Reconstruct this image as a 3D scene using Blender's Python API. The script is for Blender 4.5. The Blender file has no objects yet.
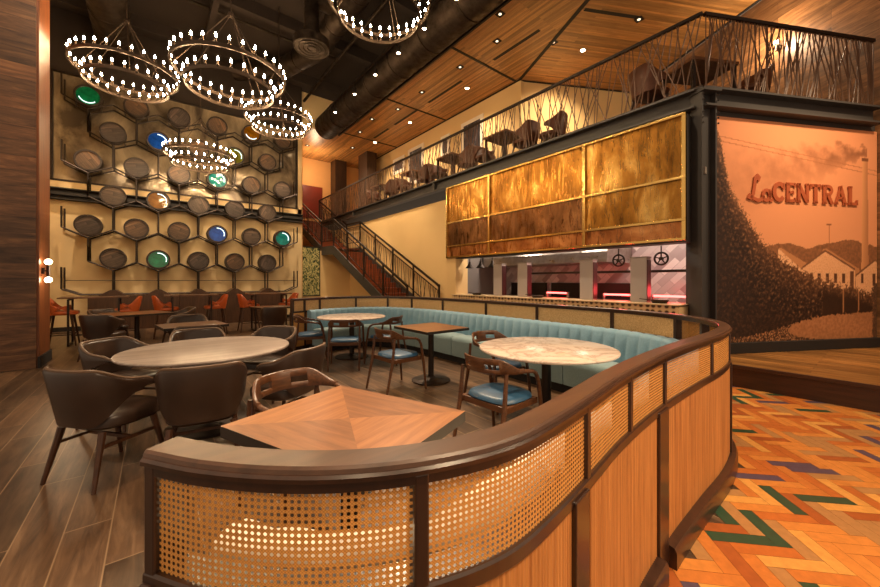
import bpy, bmesh, math, random
from mathutils import Vector, Matrix
random.seed(7)
PI = math.pi
sc = bpy.context.scene
COL = sc.collection

# ---------------------------------------------------------------- helpers
def lin(c):
    c = c / 255.0
    return c / 12.92 if c <= 0.04045 else ((c + 0.055) / 1.055) ** 2.4
def rgb(r, g, b): return (lin(r), lin(g), lin(b), 1.0)

class MB:
    """collects verts / faces, then links them as ONE mesh object"""
    def __init__(s): s.v = []; s.f = []; s.mi = []; s.uv = []
    def add(s, vs, fs, mi=0, uvs=None):
        o = len(s.v); s.v += [tuple(p) for p in vs]
        for k, f in enumerate(fs):
            s.f.append([o + i for i in f]); s.mi.append(mi)
            s.uv.append([uvs[i] for i in f] if uvs else None)
        return s
    def box(s, c, d, rz=0.0, mi=0, M=None):
        hx, hy, hz = d[0] / 2, d[1] / 2, d[2] / 2
        R = M if M is not None else Matrix.Rotation(rz, 3, 'Z')
        vs = [Vector(c) + R @ Vector((x * hx, y * hy, z * hz)) for z in (-1, 1) for y in (-1, 1) for x in (-1, 1)]
        return s.add(vs, [(0, 2, 3, 1), (4, 5, 7, 6), (0, 1, 5, 4), (2, 6, 7, 3), (0, 4, 6, 2), (1, 3, 7, 5)], mi)
    def bar(s, a, b, w, h, mi=0):
        a = Vector(a); b = Vector(b); d = b - a; L = d.length
        z = d.normalized(); x = z.cross(Vector((0, 0, 1)))
        if x.length < 1e-4: x = Vector((1, 0, 0))
        x.normalize(); y = z.cross(x)
        M = Matrix((x, y, z)).transposed()
        return s.box((a + b) / 2, (w, h, L), M=M, mi=mi)
    def prism(s, pts, z0, z1, mi=0):
        n = len(pts)
        vs = [(p[0], p[1], z0) for p in pts] + [(p[0], p[1], z1) for p in pts]
        fs = [tuple(range(n - 1, -1, -1)), tuple(range(n, 2 * n))] + [(i, (i + 1) % n, n + (i + 1) % n, n + i) for i in range(n)]
        return s.add(vs, fs, mi)
    def lathe(s, prof, n=24, c=(0, 0, 0), mi=0, M=None, caps=True):
        vs = []; fs = []
        M = M if M is not None else Matrix.Identity(3)
        m = len(prof)
        for i in range(n):
            a = 2 * PI * i / n
            for r, z in prof: vs.append(Vector(c) + M @ Vector((r * math.cos(a), r * math.sin(a), z)))
        for i in range(n):
            j = (i + 1) % n
            for k in range(m - 1): fs.append((i * m + k, j * m + k, j * m + k + 1, i * m + k + 1))
        if caps and prof[0][0] > 1e-6: fs.append(tuple(i * m for i in range(n - 1, -1, -1)))
        if caps and prof[-1][0] > 1e-6: fs.append(tuple(i * m + m - 1 for i in range(n)))
        return s.add(vs, fs, mi)
    def cyl(s, a, b, r, n=10, mi=0): return s.tube([a, b], r, n, mi=mi)
    def tube(s, pts, r, n=8, closed=False, mi=0):
        P = [Vector(p) for p in pts]; m = len(P)
        R = r if isinstance(r, (list, tuple)) else [r] * m
        vs = []; fs = []; x = None
        for i in range(m):
            if closed: t = P[(i + 1) % m] - P[i - 1]
            else: t = P[min(i + 1, m - 1)] - P[max(i - 1, 0)]
            t.normalize()
            if x is None:
                x = t.cross(Vector((0, 0, 1)))
                if x.length < 1e-3: x = Vector((1, 0, 0))
            x = (x - t * x.dot(t)).normalized(); y = t.cross(x)
            rr = R[i]
            ra, rb = rr if isinstance(rr, tuple) else (rr, rr)
            for k in range(n):
                a = 2 * PI * k / n
                vs.append(P[i] + x * (ra * math.cos(a)) + y * (rb * math.sin(a)))
        q = m if closed else m - 1
        for i in range(q):
            j = (i + 1) % m
            for k in range(n):
                l = (k + 1) % n
                fs.append((i * n + k, i * n + l, j * n + l, j * n + k))
        if not closed:
            fs.append(tuple(range(n - 1, -1, -1))); fs.append(tuple((m - 1) * n + k for k in range(n)))
        return s.add(vs, fs, mi)
    def surf(s, rows, closed_v=False, caps=False, mi=0, uv=None):
        """rows: list of equal-length point lists"""
        m = len(rows[0]); vs = [p for r in rows for p in r]; fs = []
        uvs = [q for r in uv for q in r] if uv else None
        for i in range(len(rows) - 1):
            for k in range(m if closed_v else m - 1):
                l = (k + 1) % m
                fs.append((i * m + k, i * m + l, (i + 1) * m + l, (i + 1) * m + k))
        if caps:
            fs.append(tuple(range(m - 1, -1, -1))); fs.append(tuple((len(rows) - 1) * m + k for k in range(m)))
        return s.add(vs, fs, mi, uvs)
    def build(s, name, mats, parent=None, smooth=35, bevel=0, fixn=True):
        me = bpy.data.meshes.new(name)
        me.from_pydata(s.v, [], s.f)
        if not isinstance(mats, (list, tuple)): mats = [mats]
        for m in mats: me.materials.append(m)
        me.polygons.foreach_set('material_index', s.mi)
        if any(u for u in s.uv):
            ul = me.uv_layers.new(name='UVMap')
            for p, u in zip(me.polygons, s.uv):
                if u:
                    for li, q in zip(p.loop_indices, u): ul.data[li].uv = q
        if fixn:
            bm = bmesh.new(); bm.from_mesh(me); bmesh.ops.recalc_face_normals(bm, faces=bm.faces); bm.to_mesh(me); bm.free()
        if smooth:
            me.polygons.foreach_set('use_smooth', [True] * len(me.polygons))
            me.set_sharp_from_angle(angle=math.radians(smooth))
        me.update()
        o = bpy.data.objects.new(name, me); COL.objects.link(o)
        if parent: o.parent = parent
        if bevel:
            b = o.modifiers.new('bevel', 'BEVEL'); b.width = bevel; b.segments = 2; b.limit_method = 'ANGLE'; b.angle_limit = math.radians(40)
        return o

def tag(o, label, cat, group=None, kind=None):
    o['label'] = label; o['category'] = cat
    if group: o['group'] = group
    if kind: o['kind'] = kind
    return o
def thing(name, label, cat, loc=(0, 0, 0), rz=0, group=None):
    o = bpy.data.objects.new(name, None); COL.objects.link(o)
    o.location = loc; o.rotation_euler = (0, 0, rz); o.empty_display_size = .1
    return tag(o, label, cat, group)
def struct(o): o['kind'] = 'structure'; return o
def copy_tree(o, parent=None):
    c = o.copy(); COL.objects.link(c)
    if parent: c.parent = parent
    for ch in list(o.children): copy_tree(ch, c)
    return c

# ---------------------------------------------------------------- materials
def base(name, col=(.5, .5, .5, 1), rough=.5, metal=0, spec=None):
    m = bpy.data.materials.new(name); m.use_nodes = True
    nt = m.node_tree; b = nt.nodes['Principled BSDF']
    b.inputs['Base Color'].default_value = col
    b.inputs['Roughness'].default_value = rough; b.inputs['Metallic'].default_value = metal
    if spec is not None: b.inputs['Specular IOR Level'].default_value = spec
    return m, nt, b
def N(nt, t, **k):
    n = nt.nodes.new(t)
    for a, v in k.items():
        if hasattr(n, a): setattr(n, a, v)
    return n
def ramp(nt, fac, stops):
    r = nt.nodes.new('ShaderNodeValToRGB'); e = r.color_ramp.elements
    while len(e) < len(stops): e.new(0.5)
    for q, (p, c) in zip(e, stops): q.position = p; q.color = c
    nt.links.new(fac, r.inputs[0]); return r.outputs[0]
def coords(nt, scale=(1, 1, 1), rot=(0, 0, 0), kind='Object'):
    tc = nt.nodes.new('ShaderNodeTexCoord'); mp = nt.nodes.new('ShaderNodeMapping')
    mp.inputs['Scale'].default_value = scale; mp.inputs['Rotation'].default_value = rot
    nt.links.new(tc.outputs[kind], mp.inputs[0]); return mp.outputs[0]
def bump(nt, b, h, strength=.2, dist=.01):
    n = nt.nodes.new('ShaderNodeBump'); n.inputs['Strength'].default_value = strength; n.inputs['Distance'].default_value = dist
    nt.links.new(h, n.inputs['Height']); nt.links.new(n.outputs[0], b.inputs['Normal'])
def noise(nt, vec, scale, detail=4, rough=.55, dist=0):
    n = nt.nodes.new('ShaderNodeTexNoise'); n.inputs['Scale'].default_value = scale; n.inputs['Detail'].default_value = detail
    n.inputs['Roughness'].default_value = rough; n.inputs['Distortion'].default_value = dist
    nt.links.new(vec, n.inputs['Vector']); return n.outputs['Fac']
def mixc(nt, fac, a, b, mode='MIX'):
    m = nt.nodes.new('ShaderNodeMix'); m.data_type = 'RGBA'; m.blend_type = mode
    for sck, val in ((0, fac), (6, a), (7, b)):
        if hasattr(val, 'is_linked') or hasattr(val, 'links'): nt.links.new(val, m.inputs[sck])
        else: m.inputs[sck].default_value = val
    return m.outputs[2]

def wood(name, dark, light, axis=0, scale=1.0, rough=.4, rz=0.0, stretch=12, ring=22, coat=0):
    m, nt, b = base(name, light, rough)
    sx = [stretch] * 3; sx[axis] = 1.0
    v = coords(nt, tuple(q * scale for q in sx), (0, 0, rz))
    f = noise(nt, v, ring / 12.0, 6, .65, .4)
    c = ramp(nt, f, [(.3, dark), (.7, light)])
    nt.links.new(c, b.inputs['Base Color'])
    if coat: b.inputs['Coat Weight'].default_value = coat; b.inputs['Coat Roughness'].default_value = .15
    return m
def planks(name, dark, mid, light, mortar, w=1.2, h=.2, rot=(0, 0, 0), rough=.4, mw=.004, grain=14, msm=.1):
    m, nt, b = base(name, mid, rough)
    v = coords(nt, (1, 1, 1), rot)
    br = nt.nodes.new('ShaderNodeTexBrick'); br.offset = .37; br.offset_frequency = 2
    for k, val in (('Scale', 1), ('Mortar Size', mw), ('Mortar Smooth', msm), ('Bias', 0), ('Brick Width', w), ('Row Height', h)): br.inputs[k].default_value = val
    br.inputs['Color1'].default_value = (0, 0, 0, 1); br.inputs['Color2'].default_value = (1, 1, 1, 1); br.inputs['Mortar'].default_value = (.5, .5, .5, 1)
    nt.links.new(v, br.inputs['Vector'])
    mp = nt.nodes.new('ShaderNodeMapping'); mp.inputs['Scale'].default_value = (1.2, grain, grain)
    nt.links.new(v, mp.inputs[0])
    # shift the grain per board
    ad = nt.nodes.new('ShaderNodeVectorMath'); ad.operation = 'MULTIPLY_ADD'
    nt.links.new(br.outputs['Color'], ad.inputs[0]); ad.inputs[1].default_value = (9, 5, 7); nt.links.new(mp.outputs[0], ad.inputs[2])
    f = noise(nt, ad.outputs[0], 1.6, 6, .65, .5)
    g = ramp(nt, f, [(.3, dark), (.52, mid), (.75, light)])
    t = ramp(nt, br.outputs['Color'], [(0, (.55, .55, .55, 1)), (.5, (.9, .9, .9, 1)), (1, (1.25, 1.2, 1.15, 1))])
    c = mixc(nt, 1.0, g, t, 'MULTIPLY')
    c2 = mixc(nt, br.outputs['Fac'], c, mortar)
    nt.links.new(c2, b.inputs['Base Color'])
    inv = nt.nodes.new('ShaderNodeMath'); inv.operation = 'SUBTRACT'; inv.inputs[0].default_value = 1; nt.links.new(br.outputs['Fac'], inv.inputs[1])
    bump(nt, b, inv.outputs[0], .25, .004)
    return m
def leather(name, c, rough=.45, var=.6):
    m, nt, b = base(name, c, rough)
    v = coords(nt)
    f = noise(nt, v, 5, 4)
    cc = ramp(nt, f, [(.3, (c[0] * var, c[1] * var, c[2] * var, 1)), (.7, c)])
    nt.links.new(cc, b.inputs['Base Color'])
    bump(nt, b, noise(nt, v, 160, 3), .12, .003)
    return m
def fabric(name, c, rough=.75, sheen=.3):
    m, nt, b = base(name, c, rough)
    v = coords(nt); f = noise(nt, v, 60, 3)
    nt.links.new(ramp(nt, f, [(.3, (c[0] * .86, c[1] * .86, c[2] * .86, 1)), (.7, c)]), b.inputs['Base Color'])
    b.inputs['Sheen Weight'].default_value = sheen
    return m
def emit(name, c, s):
    m, nt, b = base(name, (0, 0, 0, 1), .4)
    b.inputs['Emission Color'].default_value = c; b.inputs['Emission Strength'].default_value = s
    return m
def metal(name, c, rough=.35, var=None, sc_=(8, 8, 8)):
    m, nt, b = base(name, c, rough, 1.0)
    if var:
        v = coords(nt, sc_); f = noise(nt, v, 1.2, 7, .7, .8)
        nt.links.new(ramp(nt, f, [(.28, var), (.72, c)]), b.inputs['Base Color'])
        r2 = noise(nt, v, 2.3, 5, .6)
        nt.links.new(ramp(nt, r2, [(.3, (rough * .6,) * 3 + (1,)), (.7, (min(1, rough * 1.7),) * 3 + (1,))]), b.inputs['Roughness'])
    return m
def paint(name, c, rough=.8, mott=.06, scale=1.5):
    m, nt, b = base(name, c, rough)
    f = noise(nt, coords(nt), scale, 4)
    k = 1 - mott * 2
    nt.links.new(ramp(nt, f, [(.3, (c[0] * k, c[1] * k, c[2] * k, 1)), (.7, c)]), b.inputs['Base Color'])
    return m

espresso = wood('espresso_wood', rgb(42, 25, 17), rgb(62, 38, 26), 2, 1.2, .28, coat=.3)
espresso_lit_rail = wood('espresso_lit_rail', rgb(62, 40, 28), rgb(90, 60, 42), 0, 1.0, .38, coat=.12)  # lighter than the rail sides: the lit look of the top put into colour
walnut_leg = wood('walnut_leg', rgb(46, 26, 16), rgb(84, 50, 30), 2, 2, .35)
walnut_frame = wood('walnut_frame', rgb(62, 36, 21), rgb(108, 67, 40), 0, 2.2, .35)
tambour = wood('tambour_wood', rgb(150, 92, 44), rgb(208, 142, 78), 2, 1.1, .45, stretch=40, ring=16)
honey_panel = wood('honey_panel', rgb(200, 138, 64), rgb(232, 172, 92), 2, 1.1, .5)
plank_floor = planks('plank_floor', rgb(62, 45, 33), rgb(98, 74, 55), rgb(130, 102, 77), rgb(146, 118, 90), 1.2, .2, (0, 0, PI / 2), .33, .0035, 10)
wall_plank_dark = planks('dark_wall_planks', rgb(60, 38, 25), rgb(104, 70, 46), rgb(146, 104, 68), rgb(30, 18, 12), 1.9, .24, (PI / 2, 0, 0), .45, .002, 8)
leather_dark = leather('dark_brown_leather', rgb(62, 43, 32), .36)
leather_lit_edge = leather('lit_leather_edge', rgb(120, 92, 70), .45)  # pale tone painted in for light catching the chair tops
leather_orange = leather('orange_leather', rgb(210, 100, 46), .4, .75)
blue_fabric = fabric('pale_blue_velvet', rgb(132, 174, 198))
teal_fabric = fabric('seat_teal_velvet', rgb(140, 168, 174))
cream_vinyl = leather('cream_vinyl', rgb(236, 224, 206), .4, .95)
blue_seat = leather('blue_leather', rgb(38, 78, 110), .42, .8)
black_metal = metal('black_steel', rgb(70, 62, 58), .5)
dark_paint = paint('charcoal_paint', rgb(62, 58, 56), .5, .05)
bronze_dark = metal('chandelier_bronze', rgb(88, 74, 64), .55)
cream_paint = paint('cream_paint', rgb(226, 190, 132), .8, .03, .8)
gold_cream = paint('pale_cream_paint', rgb(230, 200, 150), .8, .03)
warm_bulb = emit('warm_bulb', (1, .70, .38, 1), 85)
lamp_lens = emit('lamp_lens', (1, .80, .52, 1), 25)
lamp_dim = emit('lamp_lens_dim', (1, .78, .5, 1), 1.1)
globe_mat = emit('sconce_globe', (1, .74, .42, 1), 12)
black_matte = paint('black_matte', rgb(34, 28, 25), .7, .05)
ceiling_black = paint('ceiling_black', rgb(52, 40, 33), .85, .1)
duct_metal = metal('duct_metal', rgb(82, 70, 61), .55, rgb(54, 46, 40), (2, 2, 2))
steel = metal('stainless', rgb(186, 176, 168), .35, rgb(140, 130, 122), (3, 3, 3))
brass = metal('brass', rgb(228, 186, 108), .22)

# ---------------------------------------------------------------- camera
YAW = math.radians(38.5); HZ = 280.5; F = 357.0; H = 1.4
cam = bpy.data.objects.new('camera', bpy.data.cameras.new('camera')); COL.objects.link(cam)
cam.location = (0, 0, H); cam.rotation_euler = (PI / 2, 0, -YAW)
cam.data.sensor_width = 36; cam.data.lens = F / 880 * 36; cam.data.shift_y = -(293.5 - HZ) / 880
cam.data.clip_start = .02
sc.camera = cam
sc.view_settings.view_transform = 'Standard'; sc.view_settings.look = 'None'; sc.view_settings.gamma = 1
sc.view_settings.use_curve_mapping = False
sc.view_settings.exposure = 1.08

# ================================================================ THE SETTING
ZC = 7.45                                   # timber ceiling
E_ = Vector((.883, -.470, 0)); P_ = Vector((.470, .883, 0))   # along / behind the mural wall
C0 = Vector((6.40, 1.75, 0))
def mw(t, b, z): return C0 + E_ * t + P_ * b + Vector((0, 0, z))

struct(MB().prism([(-6, -3), (6.0, -3), (6.0, 6), (6.6, 6), (6.6, 18), (-6, 18)], -.1, 0).build('floor', plank_floor, smooth=0))
# --- partition centre line
CTRL = [(.014, .979), (.10, .855), (.215, .735), (.335, .65), (.47, .592), (.62, .562), (.80, .575), (1.05, .612), (1.4, .668), (1.9, .715), (2.5, .735),
        (3.05, .745), (3.5, .81), (3.86, .97), (4.16, 1.26), (4.38, 1.7), (4.49, 2.3), (4.52, 3.2), (4.54, 4.5), (4.52, 5.5),
        (4.42, 6.3), (4.16, 6.95), (3.7, 7.38), (3.1, 7.5), (2.45, 7.33), (2.05, 7.18)]
def catmull(C, step=.01):
    out = []
    for i in range(len(C) - 1):
        p0 = Vector(C[max(i - 1, 0)]); p1 = Vector(C[i]); p2 = Vector(C[i + 1]); p3 = Vector(C[min(i + 2, len(C) - 1)])
        t1 = (p2 - p0) / max((p2 - p1).length + (p1 - p0).length, 1e-6) * (p2 - p1).length
        t2 = (p3 - p1) / max((p3 - p2).length + (p2 - p1).length, 1e-6) * (p2 - p1).length
        n = 12
        for k in range(n):
            u = k / n
            out.append(p1 * (2 * u ** 3 - 3 * u * u + 1) + t1 * (u ** 3 - 2 * u * u + u) + p2 * (-2 * u ** 3 + 3 * u * u) + t2 * (u ** 3 - u * u))
    out.append(Vector(C[-1])); return out
RAW = catmull(CTRL)
ARC = [0]
for a, b in zip(RAW, RAW[1:]): ARC.append(ARC[-1] + (b - a).length)
LEN = ARC[-1]
def at(s):
    s = min(max(s, 0), LEN)
    lo, hi = 0, len(ARC) - 1
    while hi - lo > 1:
        m = (lo + hi) // 2
        if ARC[m] <= s: lo = m
        else: hi = m
    u = (s - ARC[lo]) / max(ARC[hi] - ARC[lo], 1e-9)
    return RAW[lo].lerp(RAW[hi], u)
def frame(s):
    p = at(s); t = (at(s + .04) - at(s - .04)).normalized()
    return p, t, Vector((-t.y, t.x))         # n points to the seating side
def nearest(x, y):
    return min(range(len(RAW)), key=lambda i: (RAW[i] - Vector((x, y))).length)
def s_near(x, y): return ARC[nearest(x, y)]
def off(s, o, z):
    p, t, n = frame(s); q = p + n * o; return (q.x, q.y, z)
def sweep(mb, s0, s1, prof, step=.03, caps=True, mi=0):
    k = max(2, int((s1 - s0) / step)); rows = []
    for i in range(k + 1):
        s = s0 + (s1 - s0) * i / k
        rows.append([off(s, o, z) for o, z in prof])
    return mb.surf(rows, closed_v=True, caps=caps, mi=mi)

# --- herringbone floor of the walkway, one mesh, colours per board
hb_cols = [rgb(198, 110, 48), rgb(218, 138, 64), rgb(184, 132, 80), rgb(228, 162, 82), rgb(174, 92, 42), rgb(208, 124, 56), rgb(48, 78, 56), rgb(92, 76, 96)]
hb_m = []
for i, c in enumerate(hb_cols):
    m, nt, b = base('inlay_board_%s' % 'abcdefgh'[i], c, .34)
    f = noise(nt, coords(nt, (1, 1, 1)), 22, 5, .6)
    nt.links.new(ramp(nt, f, [(.3, (c[0] * .78, c[1] * .78, c[2] * .78, 1)), (.7, c)]), b.inputs['Base Color'])
    hb_m.append(m)
grout = paint('inlay_grout', rgb(120, 66, 30), .6)
mb = MB(); W_ = .077; n_ = 4; ROT = Matrix.Rotation(math.radians(43), 2)
mb.add([(.3, -3, .0015), (6.0, -3, .0015), (6.0, 2.2, .0015), (.3, 2.2, .0015)], [(0, 1, 2, 3)], 8)
mb.v = []; mb.f = []; mb.mi = []; mb.uv = []
def outside(x, y):
    i = nearest(x, y); s = ARC[i]
    if s > s_near(4.5, 2.6): return False
    p, t, n = frame(s); return (Vector((x, y)) - p).dot(n) < -.02
for m_ in range(-16, 17):
    for k in range(-90, 91):
        bx, by = k + n_ * m_, k - n_ * m_
        for (x0, x1, y0, y1) in ((bx, bx + n_, by, by + 1), (bx + n_, bx + n_ + 1, by - n_ + 1, by + 1)):
            g = .012
            q = [ROT @ Vector((a * W_, b_ * W_)) + Vector((2.6, .2)) for a, b_ in ((x0 + g, y0 + g), (x1 - g, y0 + g), (x1 - g, y1 - g), (x0 + g, y1 - g))]
            c = sum(q, Vector((0, 0))) / 4
            if not (.3 < c.x < 6.1 and -1.6 < c.y < 2.2): continue
            if not outside(c.x, c.y): continue
            ci = random.choices(range(8), [18, 20, 16, 14, 12, 12, 6, 6])[0]
            mb.add([(p.x, p.y, .003) for p in q], [(0, 1, 2, 3)], ci)
            if True:
                q2 = [ROT @ Vector((a * W_, b_ * W_)) + Vector((2.6, .2)) for a, b_ in ((x0, y0), (x1, y0), (x1, y1), (x0, y1))]
                mb.add([(p.x, p.y, .0015) for p in q2], [(0, 1, 2, 3)], 8)
struct(mb.build('floor_walkway', hb_m + [grout], smooth=0))

# --- raised timber platform in front of the mural
plat_top = planks('platform_boards', rgb(110, 70, 34), rgb(160, 110, 58), rgb(192, 142, 82), rgb(70, 42, 22), 1.6, .14, (0, 0, PI / 2), .3, .003, 10)
riser = wood('platform_riser', rgb(46, 27, 18), rgb(70, 42, 28), 1, 1, .35)
mb = MB().prism([(5.97, -2.5), (10.5, -2.5), (10.5, 1.9), (5.97, 1.9)], 0, .29)
for i, f in enumerate(mb.f): mb.mi[i] = 0 if i == 1 else 1
struct(mb.build('floor_platform', [plat_top, riser], smooth=0))
struct(MB().box((5.962, -.3, .27), (.03, 4.4, .045)).build('trim_3', riser, smooth=0, bevel=.004))

# --- back wall
YB = 14.1
wall_ochre = paint('ochre_wall', rgb(226, 198, 150), .8, .08, 1.2)
struct(MB().box((.9, YB + .1, 1.8), (7.0, .2, 3.6)).build('wall_back', wall_ochre, smooth=0))
struct(MB().box((-2.42, YB + .1, 5.5), (.36, .2, 3.3)).box((4.325, YB + .1, 5.5), (.15, .2, 3.3)).box((.9, YB + .1, 4.03), (7.0, .2, .22)).build('wall_back_upper', gold_cream, smooth=0))
struct(MB().box((.9, YB - .03, 3.76), (7.0, .30, .08)).box((.9, YB + .02, 3.76), (7.0, .2, .32)).box((.9, YB - .03, 3.9), (7.0, .34, .03)).box((.9, YB - .03, 3.615), (7.0, .34, .03)).build('trim_1', black_matte, smooth=0))
struct(MB().box((.9, YB - .02, .06), (7.0, .05, .12)).build('baseboard_back', black_matte, smooth=0))
struct(MB().box((.9, YB + .1, 8.05), (7.0, .2, 1.8)).build('wall_back_top', ceiling_black, smooth=0))
# upper glazing, reflecting the lit room
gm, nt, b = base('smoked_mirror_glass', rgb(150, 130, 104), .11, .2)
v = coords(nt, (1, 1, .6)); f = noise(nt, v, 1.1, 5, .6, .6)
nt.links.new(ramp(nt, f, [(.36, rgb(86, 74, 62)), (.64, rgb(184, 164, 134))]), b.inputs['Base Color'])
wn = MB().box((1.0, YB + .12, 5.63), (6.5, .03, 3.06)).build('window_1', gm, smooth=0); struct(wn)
fr = MB()
for z in (4.15, 7.14): fr.box((1.0, YB + .04, z), (6.5, .12, .05))
for x in (-2.22, 4.22): fr.box((x, YB + .04, 5.64), (.05, .12, 3.0))
fr.build('window_frame', black_metal, wn, smooth=0)

# --- left pier: dark planks to the room, orange timber on its return
struct(MB().box((-3.2, 8.87, 4.2), (3.4, .8, 8.4)).build('wall_left', wall_plank_dark, smooth=0))
orange_wood = wood('orange_timber', rgb(92, 50, 27), rgb(138, 80, 44), 2, 1, .4)
struct(MB().box((-1.485, 8.87, 4.2), (.03, .74, 8.4)).build('trim_2', orange_wood, smooth=0))
struct(MB().box((-1.465, 8.87, .09), (.03, .82, .18)).build('baseboard_left', black_matte, smooth=0))
struct(MB().box((-2.6, 11.6, 4.2), (.2, 5.2, 8.4)).build('wall_left_rear', gold_cream, smooth=0))

# --- stair side and kitchen walls
struct(MB().box((6.55, 12.45, 1.85), (.2, 10.6, 3.7)).build('wall_stair', cream_paint, smooth=0))
struct(MB().box((5.4, 14.35, 1.3), (2.1, .15, 2.6)).build('wall_under_landing', cream_paint, smooth=0))
struct(MB().box((4.42, 16.05, 4.1), (.08, 3.7, 8.2)).build('wall_stairwell', paint('stairwell_paint', rgb(222, 176, 118), .8, .04), smooth=0))
# --- mezzanine floor, walls above
YS = 17.9
mz = MB().prism([(6.42, 1.76), (9.35, .19), (12.0, 5.17), (8.6, 6.98), (8.6, YS), (6.42, YS)], 4.0, 4.25)
struct(mz.build('floor_mezzanine', [black_matte], smooth=0))
struct(MB().box((8.68, 12.4, 5.85), (.16, 11.0, 3.2)).build('wall_mezzanine', cream_paint, smooth=0))
a0 = Vector((8.6, 6.98, 0)); a1 = Vector((12.0, 5.17, 0)); md = (a0 + a1) / 2 + P_ * .08
struct(MB().box((md.x, md.y, 5.85), ((a1 - a0).length, .16, 3.2), math.atan2(E_.y, E_.x)).build('wall_mezzanine_return', cream_paint, smooth=0))
plank_hi = planks('mezzanine_planks', rgb(92, 60, 36), rgb(132, 92, 58), rgb(168, 122, 80), rgb(50, 30, 18), 2.4, .16, (PI / 2, 0, 0), .45, .002, 9)
o = MB().box((0, 0, 3.75), (9.2, .16, 7.5)).build('wall_plank', plank_hi, smooth=0); struct(o)
o.location = (mw(3.55, 1.5, 0).x, mw(3.55, 1.5, 0).y, 0); o.rotation_euler = (0, 0, math.atan2(P_.y, P_.x))
struct(MB().box((6.4, YS + .1, 3.75), (4.6, .2, 7.5)).build('wall_stair_end', paint('amber_wall', rgb(222, 166, 104), .8, .04), smooth=0))
pil = wood('dark_pillar_wood', rgb(40, 25, 16), rgb(72, 46, 28), 2, 1, .45)
struct(MB().box((7.95, 15.6, 5.85), (.5, .9, 3.2)).box((7.3, 17.5, 5.85), (.6, .6, 3.2)).build('wall_pillar', pil, smooth=0))
# --- mural wall body
struct(MB().box(tuple(mw(1.7, .12, 2.05)), (3.5, .2, 4.1), math.atan2(E_.y, E_.x)).build('wall_mural', dark_paint, smooth=0))
struct(MB().box(tuple(mw(1.84, -.03, .37)), (3.2, .06, .16), math.atan2(E_.y, E_.x)).build('baseboard_mural', black_matte, smooth=0, bevel=.004))

# --- edge beam of the mezzanine (channel with flanges)
mb = MB()
def beam(a, b, inx):
    a = Vector(a); b = Vector(b)
    mb.bar(a + Vector((0, 0, 4.235)), b + Vector((0, 0, 4.235)), .20, .03)
    mb.bar(a + Vector((0, 0, 3.985)), b + Vector((0, 0, 3.985)), .20, .03)
    mb.bar(a + inx + Vector((0, 0, 4.11)), b + inx + Vector((0, 0, 4.11)), .03, .24)
beam((6.34, 1.8, 0), (6.34, YS, 0), Vector((.04, 0, 0)))
beam(tuple(mw(-.05, -.04, 0)), tuple(mw(3.35, -.04, 0)), P_ * .04)
for y in (8.2, 13.6): mb.box((6.3, y, 4.11), (.06, .1, .27))
struct(mb.build('trim_4', dark_paint, smooth=0))
mb = MB(); R0 = math.atan2(E_.y, E_.x)
for dt in (-.125, .125): mb.box(tuple(mw(.035 + dt * .95, -.0, 2.12)), (.025, .20, 4.25), R0)
mb.box(tuple(mw(.035, -.0, 2.12)), (.24, .03, 4.25), R0)
mb.box(tuple(mw(.035, -.02, 4.2)), (.30, .28, .04), R0)
for dz in (3.72, 3.80, 3.88, 4.06, 4.14):
    mb.lathe([(.014, 0), (.014, .02)], 6, tuple(mw(-.095, -.11, dz)), M=Matrix.Rotation(PI / 2, 3, 'X'))
    mb.lathe([(.014, 0), (.014, .02)], 6, tuple(mw(.165, -.11, dz)), M=Matrix.Rotation(PI / 2, 3, 'X'))
tag(mb.build('steel_column', dark_paint, smooth=0), 'dark grey steel column between the bronze hood and the sepia mural', 'column')

# --- ceilings
cw_a = planks('ceiling_timber', rgb(156, 106, 56), rgb(182, 130, 74), rgb(198, 148, 88), rgb(126, 82, 44), 5.0, .06, (0, 0, PI / 2), .4, .0015, 12, .3)
cw_b = planks('ceiling_timber_turned', rgb(156, 106, 56), rgb(182, 130, 74), rgb(198, 148, 88), rgb(126, 82, 44), 5.0, .06, (0, 0, -R0), .4, .0015, 12, .3)
seam_end = (5.72, .55)
struct(MB().prism([(5.90, 1.0), (8.64, 6.98), (8.64, YS), (5.90, YS)], ZC, ZC + .12).build('ceiling_timber', cw_a, smooth=0))
struct(MB().prism([(4.35, 14.3), (5.90, 14.3), (5.90, YS), (4.35, YS)], ZC, ZC + .12).build('ceiling_timber_stairs', cw_a, smooth=0))
b_hi = mw(3.36, 5.8, 0); b_lo = mw(3.36, -3.2, 0)
struct(MB().prism([seam_end, (b_lo.x - 3.6, b_lo.y + 1.6), (b_lo.x, b_lo.y), (b_hi.x, b_hi.y), (8.64, 6.98)], ZC, ZC + .12).build('ceiling_timber_corner', cw_b, smooth=0))
mb = MB()
for y in (7.05, 10.4, 13.9): mb.box((7.28, y, ZC - .004), (2.7, .07, .02))
mb.bar((seam_end[0], seam_end[1], ZC - .004), (8.6, 6.98, ZC - .004), .09, .02)
mb.box((5.93, 7.6, ZC - .01), (.05, 13.2, .10))
mb.box((8.57, 12.4, ZC - .006), (.06, 11, .02))
mb.bar((8.6, 6.94, ZC - .006), (12.0, 5.13, ZC - .006), .06, .02)
mb.bar(tuple(mw(3.34, -3, ZC - .006)), tuple(mw(3.34, 5.7, ZC - .006)), .07, .02)
struct(mb.build('trim_5', black_matte, smooth=0))
struct(MB().box((1.5, 6, 8.9), (9.0, 18, .12)).build('ceiling', ceiling_black, smooth=0))
mb = MB()
for y in (2.5, 5.2, 7.9, 10.6, 13.2): mb.box((1.4, y, 8.68), (8.8, .16, .34))
for x in (-1.2, 1.2, 3.6): mb.box((x, 6, 8.55), (.14, 16, .24))
struct(mb.build('trim_6', ceiling_black, smooth=0))
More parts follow.
